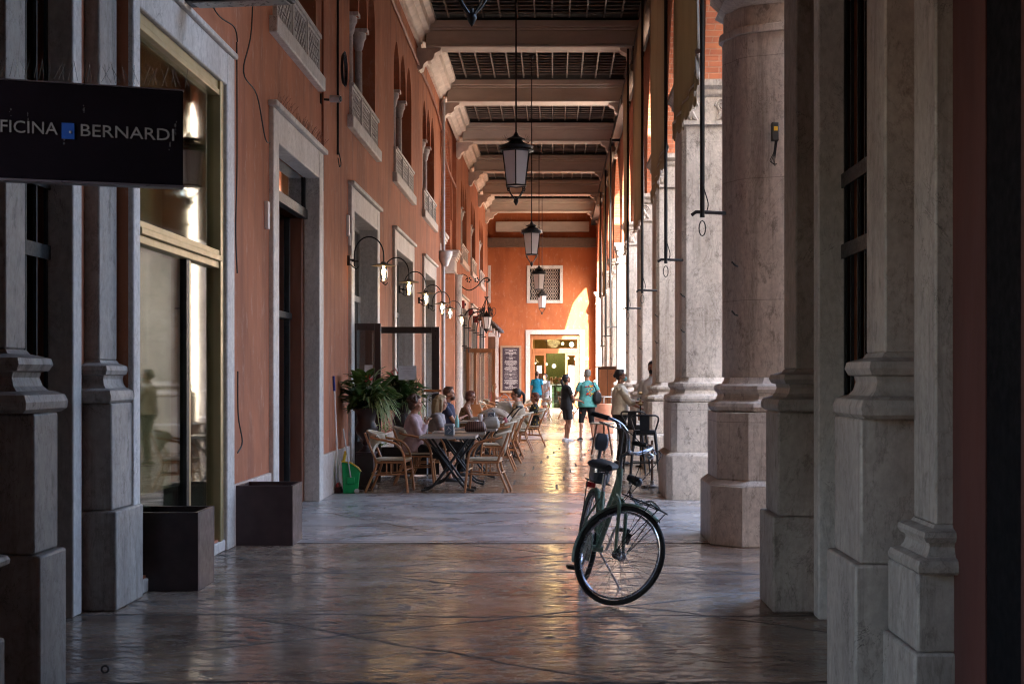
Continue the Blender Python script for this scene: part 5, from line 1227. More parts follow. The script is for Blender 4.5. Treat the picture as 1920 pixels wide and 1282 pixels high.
urn(-2.60, 19.75, 'potted plant nearest the camera, with red flowers and trailing striped grass in a dark urn', 3)
urn(-2.52, 23.6, 'potted plant behind the older woman in pink, darker leaves in a dark urn', 11, .98)
# broom and dustpan bin
t = thing('broom', 'white handled broom with blue grip leaning on the wall', 'broom', (-2.87, 19.0, 0), 0); t.rotation_euler = (R(2), R(-2.2), 0)
mkobj('handle', MB().tube([(0, 0, .1), (0, 0, 1.36)], .012, 8), bpy.data.materials['white_paint'], t); mkobj('grip', MB().tube([(0, 0, 1.361), (0, 0, 1.56)], .017, 8), simple('blue_grip', (.01, .02, .22, 1), .4), t)
b = MB(); moulding(b, -.035, .035, -.09, .09, [(.012, 0.0), (.0, .07), (-.012, .085)]); mkobj('bristles', b, simple('dark_bristle', (.05, .02, .02, 1), .9), t); b = MB(); moulding(b, -.03, .03, -.07, .07, [(0, .0851), (-.005, .115), (-.018, .14)]); mkobj('head', b, simple('red_head', (.4, .03, .03, 1), .4), t)
t = thing('dustpan_bin', 'green upright dustpan bin with yellow edge and thin handle', 'dustpan', (-2.70, 18.96, 0), R(6))
GR = simple('green_plastic', (.0, .27, .07, 1), .35, var=.1); b = MB(); b.prism([(-.10, 0), (.085, 0), (.125, .30), (.09, .34), (.0, .40), (-.12, .42)], -.11, .11, lambda u, v, w: (u, w, v)); mkobj('bin_body', b, GR, t, bevel=.01)
b = MB(); b.tube([(.135, -.11, .295), (.10, -.115, .345), (0, -.115, .41), (-.125, -.115, .43)], .011, 6); b.tube([(-.10, 0, .42), (-.07, 0, .56)], .02, 6); mkobj('yellow_edge', b, simple('yellow_plastic', (.55, .36, .02, 1), .4), t)
mkobj('handle', MB().tube([(.0, -.125, .22), (-.10, -.12, .86)], .009, 6), bpy.data.materials['dull_aluminium'], t); mkobj('clip', MB().box(-.06, .05, -.13, -.111, .13, .22), GR, t, bevel=.008)
mkobj('wheel', MB().tube([(.08, -.135, .035), (.08, -.112, .035)], .033, 14), bpy.data.materials['dull_aluminium'], t)

# ---------------- bicycle ----------------
bk = thing('bicycle', 'old dark green city bicycle leaning on its kickstand in the middle of the floor', 'bicycle')
bk.location = (.215, 10.78, .0); HD = math.atan2(-1.0, .13)
bk.rotation_euler = Euler((0, 0, 0)); LEAN = R(9)
bk.scale = (1.075,)*3; bk.rotation_mode = 'QUATERNION'; bk.rotation_quaternion = (Matrix.Rotation(HD, 3, 'Z') @ Matrix.Rotation(-LEAN, 3, 'X')).to_quaternion()
BG = simple('dark_green_enamel', (.17, .25, .19, 1), .3, .1, var=.25, scale=14); RUB = simple('black_rubber', (.012, .011, .013, 1), .65, scale=30); CHR = simple('worn_chrome', (.5, .52, .58, 1), .22, .95, scale=20); GRYP = simple('grey_blue_plastic', (.10, .12, .15, 1), .35)
WB, RW = 1.03, .325
def wheel(parent, cx, M=None, rear=False):
    # wheel in the x-z plane at (cx,0,RW)
    circ = lambda r, n=48, y=0: [(cx+r*math.cos(2*PI*k/n), y, RW+r*math.sin(2*PI*k/n)) for k in range(n)]
    tr = lambda pts: [M @ Vector(p) for p in pts] if M else pts
    w_ = mkobj('wheel', MB().tube(tr([(cx, -.05, RW), (cx, .05, RW)]), .02, 10).tube(tr([(cx, -.035, RW), (cx, -.03, RW)]), .034, 12).tube(tr([(cx, .03, RW), (cx, .035, RW)]), .034, 12), CHR, parent)
    mkobj('tyre', MB().tube(tr(circ(RW-.017)), .017, 10, closed=True), RUB, w_)
    b = MB(); n = 48
    prof = [(RW-.038, -.011), (RW-.046, -.011), (RW-.053, 0), (RW-.046, .011), (RW-.038, .011)]
    rings = [[b.bm.verts.new((M @ Vector(p)) if M else p) for p in [(cx+r*math.cos(2*PI*k/n), y, RW+r*math.sin(2*PI*k/n)) for k in range(n)]] for r, y in prof]
    for a, c in zip(rings, rings[1:]+rings[:1]):
        for k in range(n): b._f([a[k], a[(k+1) % n], c[(k+1) % n], c[k]])
    mkobj('rim', b, CHR, w_)
    b = MB()
    for k in range(36):
        a0 = 2*PI*k/36; s = 1 if k % 2 else -1; a1 = a0+s*.9*(1 if k % 4 < 2 else -1)
        b.tube(tr([(cx+.03*math.cos(a1), s*.032, RW+.03*math.sin(a1)), (cx+(RW-.05)*math.cos(a0), s*.004, RW+(RW-.05)*math.sin(a0))]), .0017, 4)
    mkobj('spokes', b, CHR, w_); return w_
def fender(parent, cx, a0, a1, M=None, rad=RW+.018):
    tr = lambda p: (M @ Vector(p)) if M else p
    b = MB(); n = 26; rows = []
    for k in range(n+1):
        a = R(a0+(a1-a0)*k/n); row = []
        for j in range(7):
            q = -1+2*j/6; r_ = rad-.012*q*q; row.append(b.bm.verts.new(tr((cx+r_*math.cos(a), q*.026, RW+r_*math.sin(a)))))
        rows.append(row)
    for k in range(n):
        for j in range(6): b._f([rows[k][j], rows[k+1][j], rows[k+1][j+1], rows[k][j+1]])
    o = mkobj('mudguard', b, BG, parent); m_ = o.modifiers.new('Solidify', 'SOLIDIFY'); m_.thickness = .003; return o
wheel(bk, 0.0); fender(bk, 0, 10, 190)
# steering: rotate about the head axis
rake = R(20); axd = Vector((-math.sin(rake), 0, math.cos(rake))); hp = Vector((WB-.05, 0, RW))
ST = Matrix.Translation(hp) @ Matrix.Rotation(R(50), 4, axd) @ Matrix.Translation(-hp)
fw = wheel(bk, WB, ST); fender(bk, WB, 58, 205, ST)
headlow = hp+axd*.37; headtop = hp+axd*.56
T = lambda *p: ST @ Vector(p)
b = MB()
for s in (-1, 1): b.tube(spline([T(WB, s*.052, RW), T(WB-.045, s*.05, RW+.12), T(WB-.115, s*.045, RW+.30), T(*(headlow+Vector((.0, s*.03, -.0))))], 4), [.010]*4+[.012]*4+[.014]*5, 8)
b.tube([T(*(headlow+Vector((0, -.05, 0)))), T(*(headlow+Vector((0, .05, 0))))], .018, 8); mkobj('fork', b, BG, bk)
b = MB(); b.tube([headlow, headtop], .0215, 12); mkobj('head_tube', b, BG, bk)
bb = Vector((.42, 0, .285)); sttop = Vector((.28, 0, .66)); 
b = MB()
b.tube([bb, sttop], .016, 10); b.tube([headlow+axd*.02, bb+Vector((0, 0, .0))], .018, 10); b.tube(spline([headtop-axd*.04, headlow+Vector((-.22, 0, -.04)), Vector((.38, 0, .42))], 5), .0155, 10)
for s in (-1, 1): b.tube([(0, s*.058, RW), (.1, s*.05, RW-.008), bb+Vector((-.03, s*.02, 0))], .0095, 8); b.tube([(0, s*.058, RW), (.1, s*.05, .46), sttop+Vector((.01, s*.018, -.05))], .008, 8)
b.tube([bb+Vector((0, -.036, 0)), bb+Vector((0, .036, 0))], .023, 12); mkobj('frame', b, BG, bk)
b = MB(); b.tube([sttop, sttop+Vector((-.03, 0, .12))], .013, 8); mkobj('seat_post', b, CHR, bk)
b = MB(); sp0 = sttop+Vector((-.05, 0, .17))
for (dx, w_, h_, z_) in ((0, 0, 0, 0),):
    rows = []
    for k in range(15):
        u = k/14; x_ = -.14+.28*u; w2 = .105*(1-u)**.75+.022 if u > .12 else .105*(.55+.45*u/.12); h2 = .042*(1-.45*u)
        rows.append([b.bm.verts.new(sp0+Vector((x_, w2*math.cos(2*PI*j/14), h2*math.sin(2*PI*j/14)*(1 if math.sin(2*PI*j/14) > 0 else .9)+.008*(1-u)))) for j in range(14)])
    for r0, r1 in zip(rows, rows[1:]):
        for j in range(14): b._f([r0[j], r0[(j+1) % 14], r1[(j+1) % 14], r1[j]])
    b._f(rows[0]); b._f(rows[-1][::-1])
mkobj('saddle', b, RUB, bk)
b = MB()
for s in (-1, 1): b.tube([sp0+Vector((-.08, s*.045, -.05)), sp0+Vector((-.08, s*.045, .0))], .02, 8); b.tube([sp0+Vector((.1, s*.012, -.03)), sp0+Vector((-.08, s*.04, -.045))], .004, 5)
mkobj('saddle_springs', b, CHR, bk)
# handlebar
hb = headtop+axd*.10
b = MB(); b.tube([T(*headtop), T(*(headtop+axd*.085)), T(*(hb+Vector((.045, 0, .03))))], .0125, 8); mkobj('stem', b, GRYP, bk)
hc = hb+Vector((.05, 0, .035))
pts = [(-.17, -.29, .115), (-.08, -.275, .12), (.0, -.225, .115), (.035, -.15, .075), (.02, -.06, .01), (0, 0, 0)]
full = pts+[(x_, -y_, z_) for x_, y_, z_ in pts[::-1][1:]]
b = MB(); b.tube([T(*(hc+Vector(p))) for p in spline(full, 5)], .0112, 8); mkobj('handlebar', b, CHR, bk)
for s in (-1, 1):
    mkobj('grip', MB().tube([T(*(hc+Vector((-.19, s*.292, .114)))), T(*(hc+Vector((-.07, s*.272, .12))))], .0165, 10), RUB, bk)
    mkobj('brake_lever', MB().tube([T(*(hc+Vector(q))) for q in ((.0, s*.24, .11), (.035, s*.25, .08), (-.02, s*.285, .07), (-.11, s*.295, .075))], .0065, 6), CHR, bk)
b = MB(); b.tube(spline([T(*(hc+Vector((.02, .22, .1)))), T(*(hc+Vector((.16, .12, .05)))), T(*(headlow+Vector((.09, .03, .12)))), T(*(headlow+Vector((.03, .03, -.02))))]), .0032, 5); b.tube(spline([T(*(hc+Vector((.02, -.22, .1)))), T(*(hc+Vector((.15, -.1, .02)))), T(*(headlow+Vector((.08, -.03, .05)))), headlow+Vector((-.1, 0, -.08)), bb+Vector((-.05, 0, .08))]), .0032, 5); mkobj('brake_cable', b, RUB, bk)
bc = hc+Vector((.09, .11, .03))
mkobj('bell', MB().sphere(T(*bc), .027, 10, sc=(1, 1, .8)), CHR, bk)
b = MB(); b.tube([T(*(headtop+Vector((.07, .02, -.03)))), T(*(headtop+Vector((.15, .03, -.04))))], [.022, .033], 14); mkobj('headlight', b, RUB, bk); mkobj('lens', MB().sphere(T(*(headtop+Vector((.148, .03, -.04)))), 0.029, 12, sc=(1, 1, 1)), GRYP, bk)
# front rack hoop and stays
b = MB(); rx = WB; zr = RW*2+.045
b.tube([T(rx-.12, -.055, zr), T(rx+.13, -.055, zr-.01), T(rx+.19, -.04, zr-.02), T(rx+.2, 0, zr-.02), T(rx+.19, .04, zr-.02), T(rx+.13, .055, zr-.01), T(rx-.12, .055, zr)], .0045, 6)
for s in (-1, 1): b.tube([T(rx, s*.06, RW), T(rx+.1, s*.055, zr-.01)], .0035, 5); b.tube([T(rx, s*.06, RW), T(rx+.17, s*.05, zr-.02)], .0035, 5)
for q in (-.05, .03, .1): b.tube([T(rx+q, -.055, zr), T(rx+q, .055, zr)], .004, 5)
mkobj('front_rack', b, IRON, bk)
b = MB(); b.tube([T(WB-.05, .06, RW+.12), T(WB-.05, .09, RW+.12)], .02, 8); b.tube([T(WB-.05, .09, RW+.09), T(WB-.05, .09, RW+.16)], .026, 10); mkobj('dynamo', b, RUB, bk)
# chain, chainguard, cranks, pedals, kickstand, rack, rear light, lock
b = MB(); b.prism([(-.03, .29), (.02, .25), (.36, .19), (.50, .20), (.53, .29), (.49, .38), (.40, .395), (.05, .37), (-.02, .35)], -.066, -.058, lambda u, v, w: (u, w, v)); mkobj('chain_guard', b, BG, bk, bevel=.003)
for s, a in ((1, 70), (-1, 250)):
    c = Vector((.165*math.cos(R(a)), 0, .165*math.sin(R(a)))); mkobj('crank', MB().tube([bb+Vector((0, s*.06, 0)), bb+c+Vector((0, s*.085, 0))], .009, 8), CHR, bk); mkobj('pedal', MB().cbox(bb+c+Vector((0, s*.135, 0)), (.09, .09, .024)), RUB, bk, bevel=.004)
mkobj('kickstand', MB().tube([(.36, .02, .27), (.37, .20, .035), (.385, .215, .033)], .008, 8), CHR, bk)
b = MB(); zr = RW*2+.06
for s in (-1, 1): b.tube([(-.22, s*.055, zr), (.2, s*.055, zr)], .005, 6); b.tube([(0, s*.065, RW), (-.09, s*.06, zr)], .005, 6)
for q in (-.2, -.07, .06, .19): b.tube([(q, -.055, zr), (q, .055, zr)], .005, 6)
mkobj('rear_rack', b, IRON, bk)
b = MB(); moulding(b, -.09, .16, -.045, .045, [(0, zr+.005), (.01, zr+.02), (.01, zr+.10), (0, zr+.12), (-.02, zr+.125)], .02); mkobj('saddle_bag', b, GRYP, bk)
mkobj('tail_light', MB().cbox((-.245, 0, zr-.04), (.02, .06, .04)), simple('red_reflector', (.3, .01, .01, 1), .3), bk, bevel=.004)
b = MB(); b.tube([(-.13, 0, zr), (-.10, 0, zr+.20), (-.09, 0, zr+.25)], [.012, .012, .018], 8); moulding(b, -.105, -.075, -.035, .035, [(0, zr+.22), (.012, zr+.25), (.014, zr+.30), (.0, zr+.34)], .012); mkobj('backrest', b, GRYP, bk)
b = MB(); b.tube(spline([T(*(headlow+Vector((.06, 0, .06)))), T(*(headlow+Vector((.15, .02, .0)))), T(WB+.05, .03, RW*2+.07), T(WB+.15, .03, RW*2+.03)]), .008, 6); mkobj('elastic_strap', b, CHR, bk)
# ground the bicycle after the lean
# ================= PEOPLE =================
def bake(mb, name, mats, voxel=.011, smooth=4):
    me = mb.mesh(name, mats, smooth=False)
    o = bpy.data.objects.new('tmp', me); S.collection.objects.link(o)
    m = o.modifiers.new('r', 'REMESH'); m.mode = 'VOXEL'; m.voxel_size = voxel; m.use_smooth_shade = True
    if smooth: k = o.modifiers.new('s', 'SMOOTH'); k.factor = .5; k.iterations = smooth
    out = bpy.data.meshes.new_from_object(o.evaluated_get(bpy.context.evaluated_depsgraph_get()))
    bpy.data.objects.remove(o); bpy.data.meshes.remove(me)
    out.materials.clear()
    for x in (mats if isinstance(mats, list) else [mats]): out.materials.append(x)
    out.polygons.foreach_set('use_smooth', [True]*len(out.polygons)); out.name = name
    return out
def cap(b, p, q, r0, r1, seg=12):
    p, q = Vector(p), Vector(q); b.tube([p, p.lerp(q, .5), q], [r0, (r0+r1)/2, r1], seg); b.sphere(p, r0*.995, 12); b.sphere(q, r1*.995, 12)
def loft(b, secs, side, seg=18):
    """secs: [(point, rx, ry)] cross sections perpendicular to the path; rx along side"""
    side = Vector(side).normalized(); rings = []; n = len(secs)
    for k, (p, rx, ry) in enumerate(secs):
        d = (Vector(secs[min(k+1, n-1)][0])-Vector(secs[max(k-1, 0)][0])).normalized(); f = d.cross(side).normalized()
        rings.append([b.bm.verts.new(Vector(p)+side*rx*math.cos(2*PI*j/seg)+f*ry*math.sin(2*PI*j/seg)) for j in range(seg)])
    for a, c in zip(rings, rings[1:]):
        for j in range(seg): b._f([a[j], a[(j+1) % seg], c[(j+1) % seg], c[j]])
    b._f(rings[0][::-1]); b._f(rings[-1])
def ik(a, t, l1, l2, pole):
    a, t, pole = Vector(a), Vector(t), Vector(pole); d = t-a; L_ = min(d.length, (l1+l2)*.999); d.normalize(); t = a+d*L_
    x = (l1*l1-l2*l2+L_*L_)/(2*L_); h = math.sqrt(max(0, l1*l1-x*x)); pp = (pole-a); pp = pp-d*pp.dot(d)
    pp = pp.normalized() if pp.length > 1e-4 else Vector((0, -1, 0)); return a+d*x+pp*h, t
MATS = {}
def cm(key, col, rough=.8, **k):
    if key not in MATS: MATS[key] = simple(key, col, rough, **k)
    return MATS[key]
SKIN = simple('warm_skin', (.46, .23, .15, 1), .5, var=.08, scale=20); SKIN2 = simple('tanned_skin', (.33, .15, .09, 1), .5, var=.08, scale=20)
HB = simple('brown_hair', (.07, .032, .018, 1), .5, scale=60, sc=(3, 3, .4), bump=.5); HK = simple('dark_hair', (.014, .01, .009, 1), .45, scale=60, sc=(3, 3, .4), bump=.5)
HBL = simple('blonde_hair', (.42, .30, .17, 1), .5, var=.3, scale=60, sc=(3, 3, .4), bump=.5); HAUB = simple('auburn_hair', (.13, .035, .018, 1), .5, var=.3, scale=60, bump=.5); HGR = simple('grey_hair', (.22, .19, .17, 1), .6, var=.3, scale=60, bump=.5)
DARK = simple('dark_pupil', (.01, .008, .008, 1), .2, bump=0)
def person(label, x, y, face, H=1.70, sit=False, z=0, skin=None, top=None, sleeve='short', bottom=None, legs='long', shoes=None, hair=None, style='short', LH=None, RH=None, yaw=0, pitch=0, lean=0, extras=(), group=None, LF=None, RF=None, wide=1, elbow=None):
    """local frame: +Y forward, +X = the person's right, metres for a 1.70 m body; face = world view angle in degrees"""
    skin = skin or SKIN
    t = thing('person', label, 'person', (x, y, z), R(face-90), group); t.scale = (H/1.70,)*3
    ln = R(lean)
    if sit:
        pel = Vector((0, -.03, .54)); up = Vector((0, math.sin(ln), math.cos(ln)))
    else:
        pel = Vector((0, 0, .93)); up = Vector((0, math.sin(ln), math.cos(ln)))
    fw_ = Vector((0, math.cos(ln), -math.sin(ln)))
    A = lambda sx, f, h: pel+Vector((sx, 0, 0))+fw_*f+up*h
    neck = A(0, .0, .53); w_ = wide
    sh = {s: A(s*.168*w_**.5, -.005, .435) for s in (-1, 1)}
    hipj = {s: pel+Vector((s*.09, 0, -.02)) for s in (-1, 1)}
    # head frame
    HM = Matrix.Translation(A(0, .02, .66)) @ Matrix.Rotation(R(yaw), 4, 'Z') @ Matrix.Rotation(-ln*.4-R(pitch), 4, 'X')
    hp_ = lambda p: HM @ Vector(p)
    hands = {1: Vector(RH) if RH else (sh[1]+Vector((.05, .04, -.52)) if not sit else pel+Vector((.17, .28, .1))), -1: Vector(LH) if LH else (sh[-1]+Vector((-.05, .04, -.52)) if not sit else pel+Vector((-.17, .28, .1)))}
    feet = {1: Vector(RF) if RF else (Vector((.10, .0, .07)) if not sit else Vector((.11, .42, .08))), -1: Vector(LF) if LF else (Vector((-.10, .0, .07)) if not sit else Vector((-.11, .40, .08)))}
    el, wr, kn = {}, {}, {}
    for s in (-1, 1):
        pole = (sh[s]+Vector((s*.25, -.45, -.3))) if not elbow else Vector((elbow[0]*s, elbow[1], elbow[2]))
        el[s], wr[s] = ik(sh[s], hands[s], .29, .255, pole)
        kn[s], feet[s] = ik(hipj[s], feet[s], .43, .42, hipj[s]+Vector((s*.05, 1, .3)))
    # ---- body (one skin surface)
    b = MB()
    torso = [(A(0, 0, -.10), .12*w_, .09*w_), (A(0, .0, -.04), .165*w_, .115*w_), (A(0, 0, .05), .16*w_, .11*w_), (A(0, .005, .17), .132*w_, .098*w_), (A(0, .0, .30), .15*w_, .108*w_), (A(0, -.005, .40), .16*w_**.6, .102), (A(0, -.008, .455), .13, .08), (A(0, -.01, .49), .085, .066), (A(0, .0, .53), .058, .055), (A(0, .015, .60), .05, .052)]
    loft(b, torso, (1, 0, 0))
    # head
    b.sphere(hp_((0, -.012, .045)), .1, 20, HM.to_3x3().to_4x4(), (.76, .95, 1.0)); b.sphere(hp_((0, .022, -.03)), .1, 16, HM.to_3x3().to_4x4(), (.58, .66, .80)); b.sphere(hp_((0, .058, -.078)), .022, 10, None, (1.2, 1, .9))
    b.tube([hp_((0, .082, .03)), hp_((0, .102, -.008)), hp_((0, .085, -.018))], [.010, .0165, .012], 8); b.sphere(hp_((0, .082, -.045)), .014, 8, None, (1.5, .8, .8))
    for s in (-1, 1): b.sphere(hp_((s*.074, -.012, .0)), .026, 8, HM.to_3x3().to_4x4(), (.4, .7, 1.1)); b.sphere(hp_((s*.032, .07, .038)), .02, 8, None, (1.3, .5, .6)); b.sphere(hp_((s*.042, .055, -.018)), .026, 8)
    for s in (-1, 1):
        cap(b, sh[s], el[s], .048, .037); cap(b, el[s], wr[s], .037, .024); b.sphere(sh[s], .052, 12)
        d = (wr[s]-el[s]).normalized(); wv_ = Vector((s, 0, 0)); nrm = d.cross(wv_); nrm = nrm.normalized() if nrm.length > .1 else Vector((0, 1, 0)); sd_ = nrm.cross(d).normalized()
        pc = wr[s]+d*.045; loft(b, [(wr[s]-d*.01, .024, .018), (wr[s]+d*.03, .036, .016), (wr[s]+d*.075, .040, .014), (wr[s]+d*.088, .034, .011)], sd_, 12)
        curl = -nrm if nrm.z > 0 else nrm
        for j, (o_, ln_) in enumerate(((-.029, .060), (-.010, .070), (.010, .066), (.028, .052))):
            p0 = wr[s]+d*.08+sd_*o_; p1 = p0+d*ln_*.5+curl*.008; p2 = p1+d*ln_*.35+curl*.022; b.tube([p0, p1, p2], [.0095, .0088, .0072], 7); b.sphere(p2, .0072, 6)
        p0 = wr[s]+d*.025-sd_*.03; p1 = p0+d*.03-sd_*.022+curl*.008; p2 = p1+d*.03-sd_*.003+curl*.012; b.tube([p0, p1, p2], [.012, .0105, .0085], 7); b.sphere(p2, .0085, 6)
        # legs
        kk = .8 if legs in ('long', 'tuck', 'capri') else 1; cap(b, hipj[s], kn[s], .082*w_**.5*kk, .052*kk); cap(b, kn[s], feet[s], .050*kk, .034)
        cal = kn[s].lerp(feet[s], .3)+(Vector((0, -.018, 0)) if not sit else Vector((0, -.012, 0))); b.sphere(cal, .053*kk, 10, None, (1, 1, 1.7))
        ft = feet[s]; loft(b, [(ft+Vector((0, -.06, -.035)), .028, .026), (ft+Vector((0, -.02, -.03)), .034, .036), (ft+Vector((0, .05, -.04)), .038, .028), (ft+Vector((0, .12, -.05)), .043, .017), (ft+Vector((0, .155, -.053)), .034, .012)], (1, 0, 0), 12)
    mkobj('body', bake(b, 'body', skin, .0105, 3), None, t)
    for s in (-1, 1):
        e = MB(); e.sphere(hp_((s*.032, .0805, .026)), .0095, 8, None, (1.2, .6, .7)); mkobj('eye', e, DARK, t)
    # ---- clothes
    def torso_cloth(b, lo, hi, g, flare=0):
        sec = []
        prof_ = [(-.17, .165, .12), (-.10, .172, .125), (-.04, .172, .122), (.05, .165, .116), (.17, .142, .106), (.30, .156, .115), (.40, .166, .107), (.45, .142, .09), (.485, .098, .075), (.515, .072, .066)]
        def at(h):
            for (h0, x0, y0), (h1, x1, y1) in zip(prof_, prof_[1:]):
                if h0 <= h <= h1: k = (h-h0)/(h1-h0); return x0+(x1-x0)*k, y0+(y1-y0)*k
            return prof_[0][1:] if h < prof_[0][0] else prof_[-1][1:]
        n = 12
        for k in range(n+1):
            h = lo+(hi-lo)*k/n; rx, ry = at(h); f = flare*(1-k/n); sec.append((A(0, 0 if h > -.1 else .0, h), (rx*w_)+g+f, (ry*w_)+g+f*.8))
        loft(b, sec, (1, 0, 0))
    if top:
        b = MB(); lo = -.12 if not sit else -.06
        if sleeve == 'tucked' or legs == 'tuck': lo = -.02
        torso_cloth(b, lo, .50 if sleeve != 'none' else .42, .016, .02 if sleeve != 'none' else .0)
        for s in (-1, 1):
            if sleeve in ('short', 'tucked'): e = sh[s].lerp(el[s], .62); b.tube([sh[s]+Vector((-s*.03, 0, .0)), sh[s], e], [.055, .061, .060], 14); b.sphere(sh[s], .060, 12)
            elif sleeve == 'rolled': b.tube([sh[s]+Vector((-s*.03, 0, 0)), sh[s], el[s]], [.056, .063, .06], 14); b.sphere(sh[s], .062, 12); b.sphere(el[s], .061, 12); d_ = (wr[s]-el[s]).normalized(); b.tube([el[s], el[s]+d_*.09], [.062, .056], 14)
            elif sleeve == 'long': b.tube([sh[s]+Vector((-s*.03, 0, 0)), sh[s], el[s]], [.056, .062, .054], 14); b.sphere(sh[s], .061, 12); b.sphere(el[s], .053, 12); b.tube([el[s], el[s].lerp(wr[s], .93)], [.053, .040], 14)
            else: b.tube([A(s*.09, .06, .40), A(s*.10, .01, .50), A(s*.09, -.08, .40)], .018, 8)
        if sleeve != 'none':
            loft(b, [(A(0, -.006, .49), .085, .07), (A(0, -.002, .525), .066, .062)], (1, 0, 0))
        if sleeve == 'rolled' or 'waiter' in label: loft(b, [(A(0, .0, .51), .070, .066), (A(0, -.004, .545), .064, .064)], (1, 0, 0))
        me = bake(b, 'shirt', top, .012, 3); o = mkobj('shirt', me, None, t)
        dm = o.modifiers.new('Folds', 'DISPLACE'); tx = bpy.data.textures.get('folds') or bpy.data.textures.new('folds', 'CLOUDS'); tx.noise_scale = .09; dm.texture = tx; dm.strength = .016; dm.mid_level = .42; dm.texture_coords = 'OBJECT'; dm.texture_coords_object = t
    if bottom:
        b = MB(); end = {'long': .98, 'shorts': .58, 'mini': .42, 'capri': .86, 'tuck': .98}[legs]
        loft(b, [(A(0, 0, -.11 if not sit else -.09), .15*w_, .115*w_), (A(0, 0, -.04), .182*w_, .13*w_), (A(0, 0, .05), .174*w_, .124*w_), (A(0, 0, .09), .165*w_, .118*w_)], (1, 0, 0))
        for s in (-1, 1):
            L1 = .43; tot = .85; e = end*tot; r1 = .075 if legs in ('long', 'capri', 'tuck') else .092
            if e <= L1: q = hipj[s].lerp(kn[s], e/L1); b.tube([hipj[s], hipj[s].lerp(q, .5), q], [.098*w_**.5, .097*w_**.5, r1+.005], 16); b.sphere(hipj[s], .099*w_**.5, 12)
            else:
                b.tube([hipj[s], hipj[s].lerp(kn[s], .5), kn[s]], [.098*w_**.5, .088*w_**.5, .068], 16); b.sphere(hipj[s], .098*w_**.5, 12); b.sphere(kn[s], .068, 12); q = kn[s].lerp(feet[s], (e-L1)/.42); b.tube([kn[s], q], [.068, .058 if legs != 'shorts' else .072], 16)
        me = bake(b, 'trousers', bottom, .012, 3); o = mkobj('shorts' if legs in ('shorts', 'mini') else 'trousers', me, None, t)
        dm = o.modifiers.new('Folds', 'DISPLACE'); dm.texture = bpy.data.textures.get('folds') or bpy.data.textures.new('folds', 'CLOUDS'); dm.texture.noise_scale = .09; dm.strength = .012; dm.mid_level = .45; dm.texture_coords = 'OBJECT'; dm.texture_coords_object = t
    if shoes:
        for s in (-1, 1):
            ft = feet[s]; b = MB(); loft(b, [(ft+Vector((0, -.085, -.045)), .03, .024), (ft+Vector((0, -.06, -.03)), .042, .042), (ft+Vector((0, .0, -.025)), .045, .046), (ft+Vector((0, .06, -.037)), .047, .034), (ft+Vector((0, .13, -.046)), .05, .025), (ft+Vector((0, .185, -.052)), .036, .016)], (1, 0, 0), 14)
            o = mkobj('shoe', b, shoes, t); sm = o.modifiers.new('Sub', 'SUBSURF'); sm.levels = 1; sm.render_levels = 1
            so_ = MB(); so_.prism([(ft.x-.04, ft.y-.09), (ft.x+.04, ft.y-.09), (ft.x+.052, ft.y+.1), (ft.x+.035, ft.y+.19), (ft.x-.035, ft.y+.19), (ft.x-.052, ft.y+.1)], ft.z-.07, ft.z-.055); mkobj('sole', so_, cm('white_sole', (.5, .5, .5, 1), .6), t)
    # ---- hair
    hm = hair or HB; Rm = HM.to_3x3().to_4x4()
    b = MB()
    b.sphere(hp_((0, -.024, .060)), .1, 18, Rm, (.83, .95, .95))
    if style != 'shaved': b.sphere(hp_((0, .03, .115)), .05, 10, Rm, (1.2, 1, .6))
    if style == 'curly':
        rr = random.Random(4)
        for k in range(70):
            a, e = rr.uniform(0, 2*PI), rr.uniform(-.35, 1.5)
            if math.sin(a) > .35 and e < .75: continue
            b.sphere(hp_((.09*math.cos(a)*math.cos(e), -.025+.105*math.sin(a)*math.cos(e), .05+.10*math.sin(e))), rr.uniform(.018, .03), 7)
        b.sphere(hp_((0, -.05, -.01)), .085, 12, Rm, (.95, .9, 1.0))
    if style == 'long':
        b.tube([hp_((0, -.05, .06)), hp_((0, -.07, -.04)), hp_((0, -.07, -.16)), hp_((0, -.06, -.22))], [.09, .092, .08, .04], 12)
        for s in (-1, 1): b.tube([hp_((s*.065, .0, .07)), hp_((s*.078, .008, -.03)), hp_((s*.075, .01, -.13))], [.03, .028, .016], 8)
    if style in ('bob', 'short_f'):
        b.sphere(hp_((0, -.045, .0)), .09, 12, Rm, (.95, .85, 1.0))
    if style == 'ponytail':
        b.sphere(hp_((0, -.12, .06)), .03, 10); b.tube([hp_((0, -.13, .06)), hp_((0, -.17, .0)), hp_((0, -.165, -.10)), hp_((0, -.15, -.19))], [.026, .036, .034, .012], 10); b.sphere(hp_((0, -.05, .02)), .08, 12, Rm, (1, .85, 1))
    if style == 'bun':
        b.sphere(hp_((0, -.045, .02)), .072, 12, Rm, (1, .85, 1)); b.sphere(hp_((0, -.118, .035)), .03, 10, Rm, (.8, .8, 1.3)); b.tube([hp_((.0, -.14, .09)), hp_((0, -.18, .07)), hp_((0, -.175, .02))], .006, 5)
    if style in ('short', 'shaved'):
        b.sphere(hp_((0, -.045, .03)), .078, 12, Rm, (1, .9, 1))
    # keep the face clear
    me = bake(b, 'hair', hm, .008, 2)
    if style != 'shaved' or True:
        bm2 = bmesh.new(); bm2.from_mesh(me); inv = HM.inverted(); kill = []
        for v in bm2.verts:
            q = inv @ v.co
            if q.y > .045 and q.z < .078 and abs(q.x) < .066: kill.append(v)
        bmesh.ops.delete(bm2, geom=kill, context='VERTS'); bm2.to_mesh(me); bm2.free()
    mkobj('hair', me, None, t)
